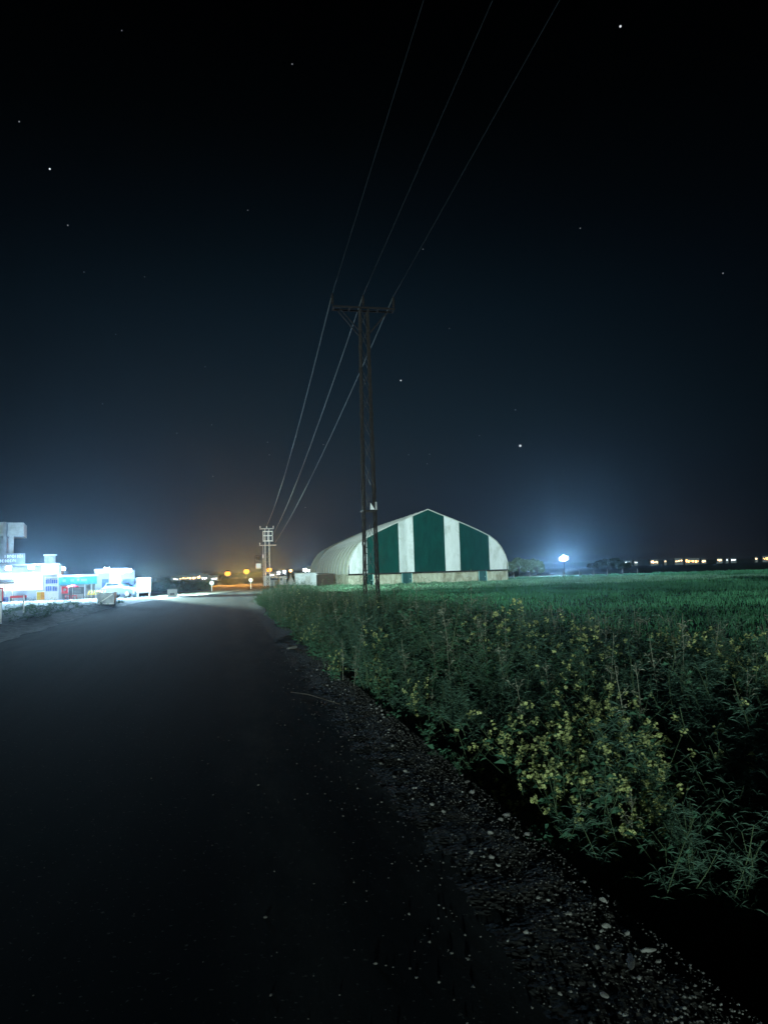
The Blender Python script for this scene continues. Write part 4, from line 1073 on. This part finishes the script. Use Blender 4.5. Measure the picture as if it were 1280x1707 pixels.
# ------------------------------------------------------------------ stars
STARS = [(1034, 43, 3, 'brightest star, high at the top right'), (83, 281, 2.6, 'bright star at the upper left edge of the sky'), (867, 743, 4, 'large pale star low above the hangar roof on the right'), (668, 634, 2.4, 'bright star just right of the pylon shaft'),
         (487, 106, 2, 'middling star high left of the overhead wires'), (32, 202, 2, 'middling star above the bright star at upper left'), (113, 375, 2, 'middling star below the bright star at upper left'), (1205, 455, 2.2, 'middling star at the far right of the sky'), (859, 683, 2, 'middling star just above the large pale star'), (967, 380, 1.8, 'middling star alone in the right half of the sky')]
FAINT = [(203, 50), (413, 350), (140, 453), (241, 461), (193, 557), (171, 673), (295, 722), (446, 737), (449, 758), (539, 741), (355, 794), (353, 708), (705, 415), (749, 547), (716, 757), (712, 773), (681, 758), (799, 726), (509, 846), (342, 611)]
import bmesh
bm = bmesh.new(); bmesh.ops.create_icosphere(bm, subdivisions=2, radius=1); sme = {}
for key in ('em_star', 'em_star_mid', 'em_star_dim'):
    sme[key] = bpy.data.meshes.new('star'); bm.to_mesh(sme[key]); sme[key].materials.append(M[key])
bm.free()
def star(px, py_, d, key, label, group):
    dd = ray(px, py_).normalized() * 9000; o = bpy.data.objects.new('star', sme[key]); COL.objects.link(o); o.location = dd + CAM; o.scale = (d / 2 / FPX * 9000,) * 3; tag(o, label, 'star', group)
for i, (px, py_, d, lab) in enumerate(STARS): star(px, py_, d, 'em_star' if i < 4 else 'em_star_mid', lab, 'stars in the night sky')
for px, py_ in FAINT: star(px, py_, 1.7, 'em_star_dim', 'faint star in the dark night sky', 'faint stars in the night sky')

# ------------------------------------------------------------------ sky, sun, haze
w = bpy.data.worlds.new('World'); S.world = w; w.use_nodes = True; nt = w.node_tree; nt.nodes.clear()
out = nt.nodes.new('ShaderNodeOutputWorld'); bg = nt.nodes.new('ShaderNodeBackground')
tc = nt.nodes.new('ShaderNodeTexCoord'); sep = nt.nodes.new('ShaderNodeSeparateXYZ'); nt.links.new(tc.outputs['Generated'], sep.inputs[0])
def C8(r_, g_, b_): return tuple(((c / 255 + .055) / 1.055) ** 2.4 if c > 10 else c / 255 / 12.92 for c in (r_, g_, b_))
skyc = ramp(nt, sep.outputs[2], [(0, C8(32, 40, 50)), (.06, C8(30, 40, 51)), (.2, C8(21, 35, 45)), (.33, C8(14, 28, 38)), (.43, C8(7, 18, 25)), (.54, C8(2, 6, 8)), (.64, (0, 0, 0))])
def dome(az, el, power, col):
    vm = nt.nodes.new('ShaderNodeVectorMath'); vm.operation = 'DOT_PRODUCT'; nt.links.new(tc.outputs['Generated'], vm.inputs[0])
    vm.inputs[1].default_value = (math.sin(rad(az)) * math.cos(rad(el)), math.cos(rad(az)) * math.cos(rad(el)), math.sin(rad(el)))
    mx = nt.nodes.new('ShaderNodeMath'); mx.operation = 'MAXIMUM'; mx.inputs[1].default_value = 0; nt.links.new(vm.outputs['Value'], mx.inputs[0])
    pw = nt.nodes.new('ShaderNodeMath'); pw.operation = 'POWER'; pw.inputs[1].default_value = power; nt.links.new(mx.outputs[0], pw.inputs[0])
    x = nt.nodes.new('ShaderNodeVectorMath'); x.operation = 'SCALE'; x.inputs[0].default_value = col; nt.links.new(pw.outputs[0], x.inputs['Scale']); return x.outputs[0]
def vadd(a, b):
    x = nt.nodes.new('ShaderNodeVectorMath'); x.operation = 'ADD'; nt.links.new(a, x.inputs[0]); nt.links.new(b, x.inputs[1]); return x.outputs[0]
mul = nt.nodes.new('ShaderNodeVectorMath'); mul.operation = 'MULTIPLY'
nt.links.new(skyc, mul.inputs[0]); nt.links.new(vadd(dome(-6, 2, 10, (.9, .9, .9)), dome(0, 2, 1, (.12, .12, .12))), mul.inputs[1])
tot = vadd(mul.outputs[0], vadd(dome(-20, 0, 70, (.003, .006, .014)), vadd(dome(-11, -2, 700, (.012, .006, .001)), dome(22, -1, 350, (.008, .004, .002)))))
nt.links.new(tot, bg.inputs[0]); bg.inputs[1].default_value = 1.0; nt.links.new(bg.outputs[0], out.inputs[0])

sl = bpy.data.lights.new('sun', 'SUN'); sl.energy = 2.6; sl.angle = rad(.5); sl.color = (.76, 1.0, .95)
so = bpy.data.objects.new('sun', sl); COL.objects.link(so)
az, el = rad(2.8), rad(2.7)                       # travels away from the camera, very low
so.rotation_euler = Vector((math.sin(az) * math.cos(el), math.cos(az) * math.cos(el), -math.sin(el))).to_track_quat('-Z', 'Y').to_euler()
so.location = (0, -30, 12)

s = MB(); s.lo(-3400, 3400, -3400, 3400, -3.5, 21)
mt, nt, out = nodes('thin night haze')
pv = nt.nodes.new('ShaderNodeVolumePrincipled'); pv.inputs['Color'].default_value = (.55, .78, 1, 1); pv.inputs['Density'].default_value = .0002; pv.inputs['Anisotropy'].default_value = .88
nt.links.new(pv.outputs[0], out.inputs['Volume'])
hz = s.build('haze', mt); tag(hz, kind='stuff')
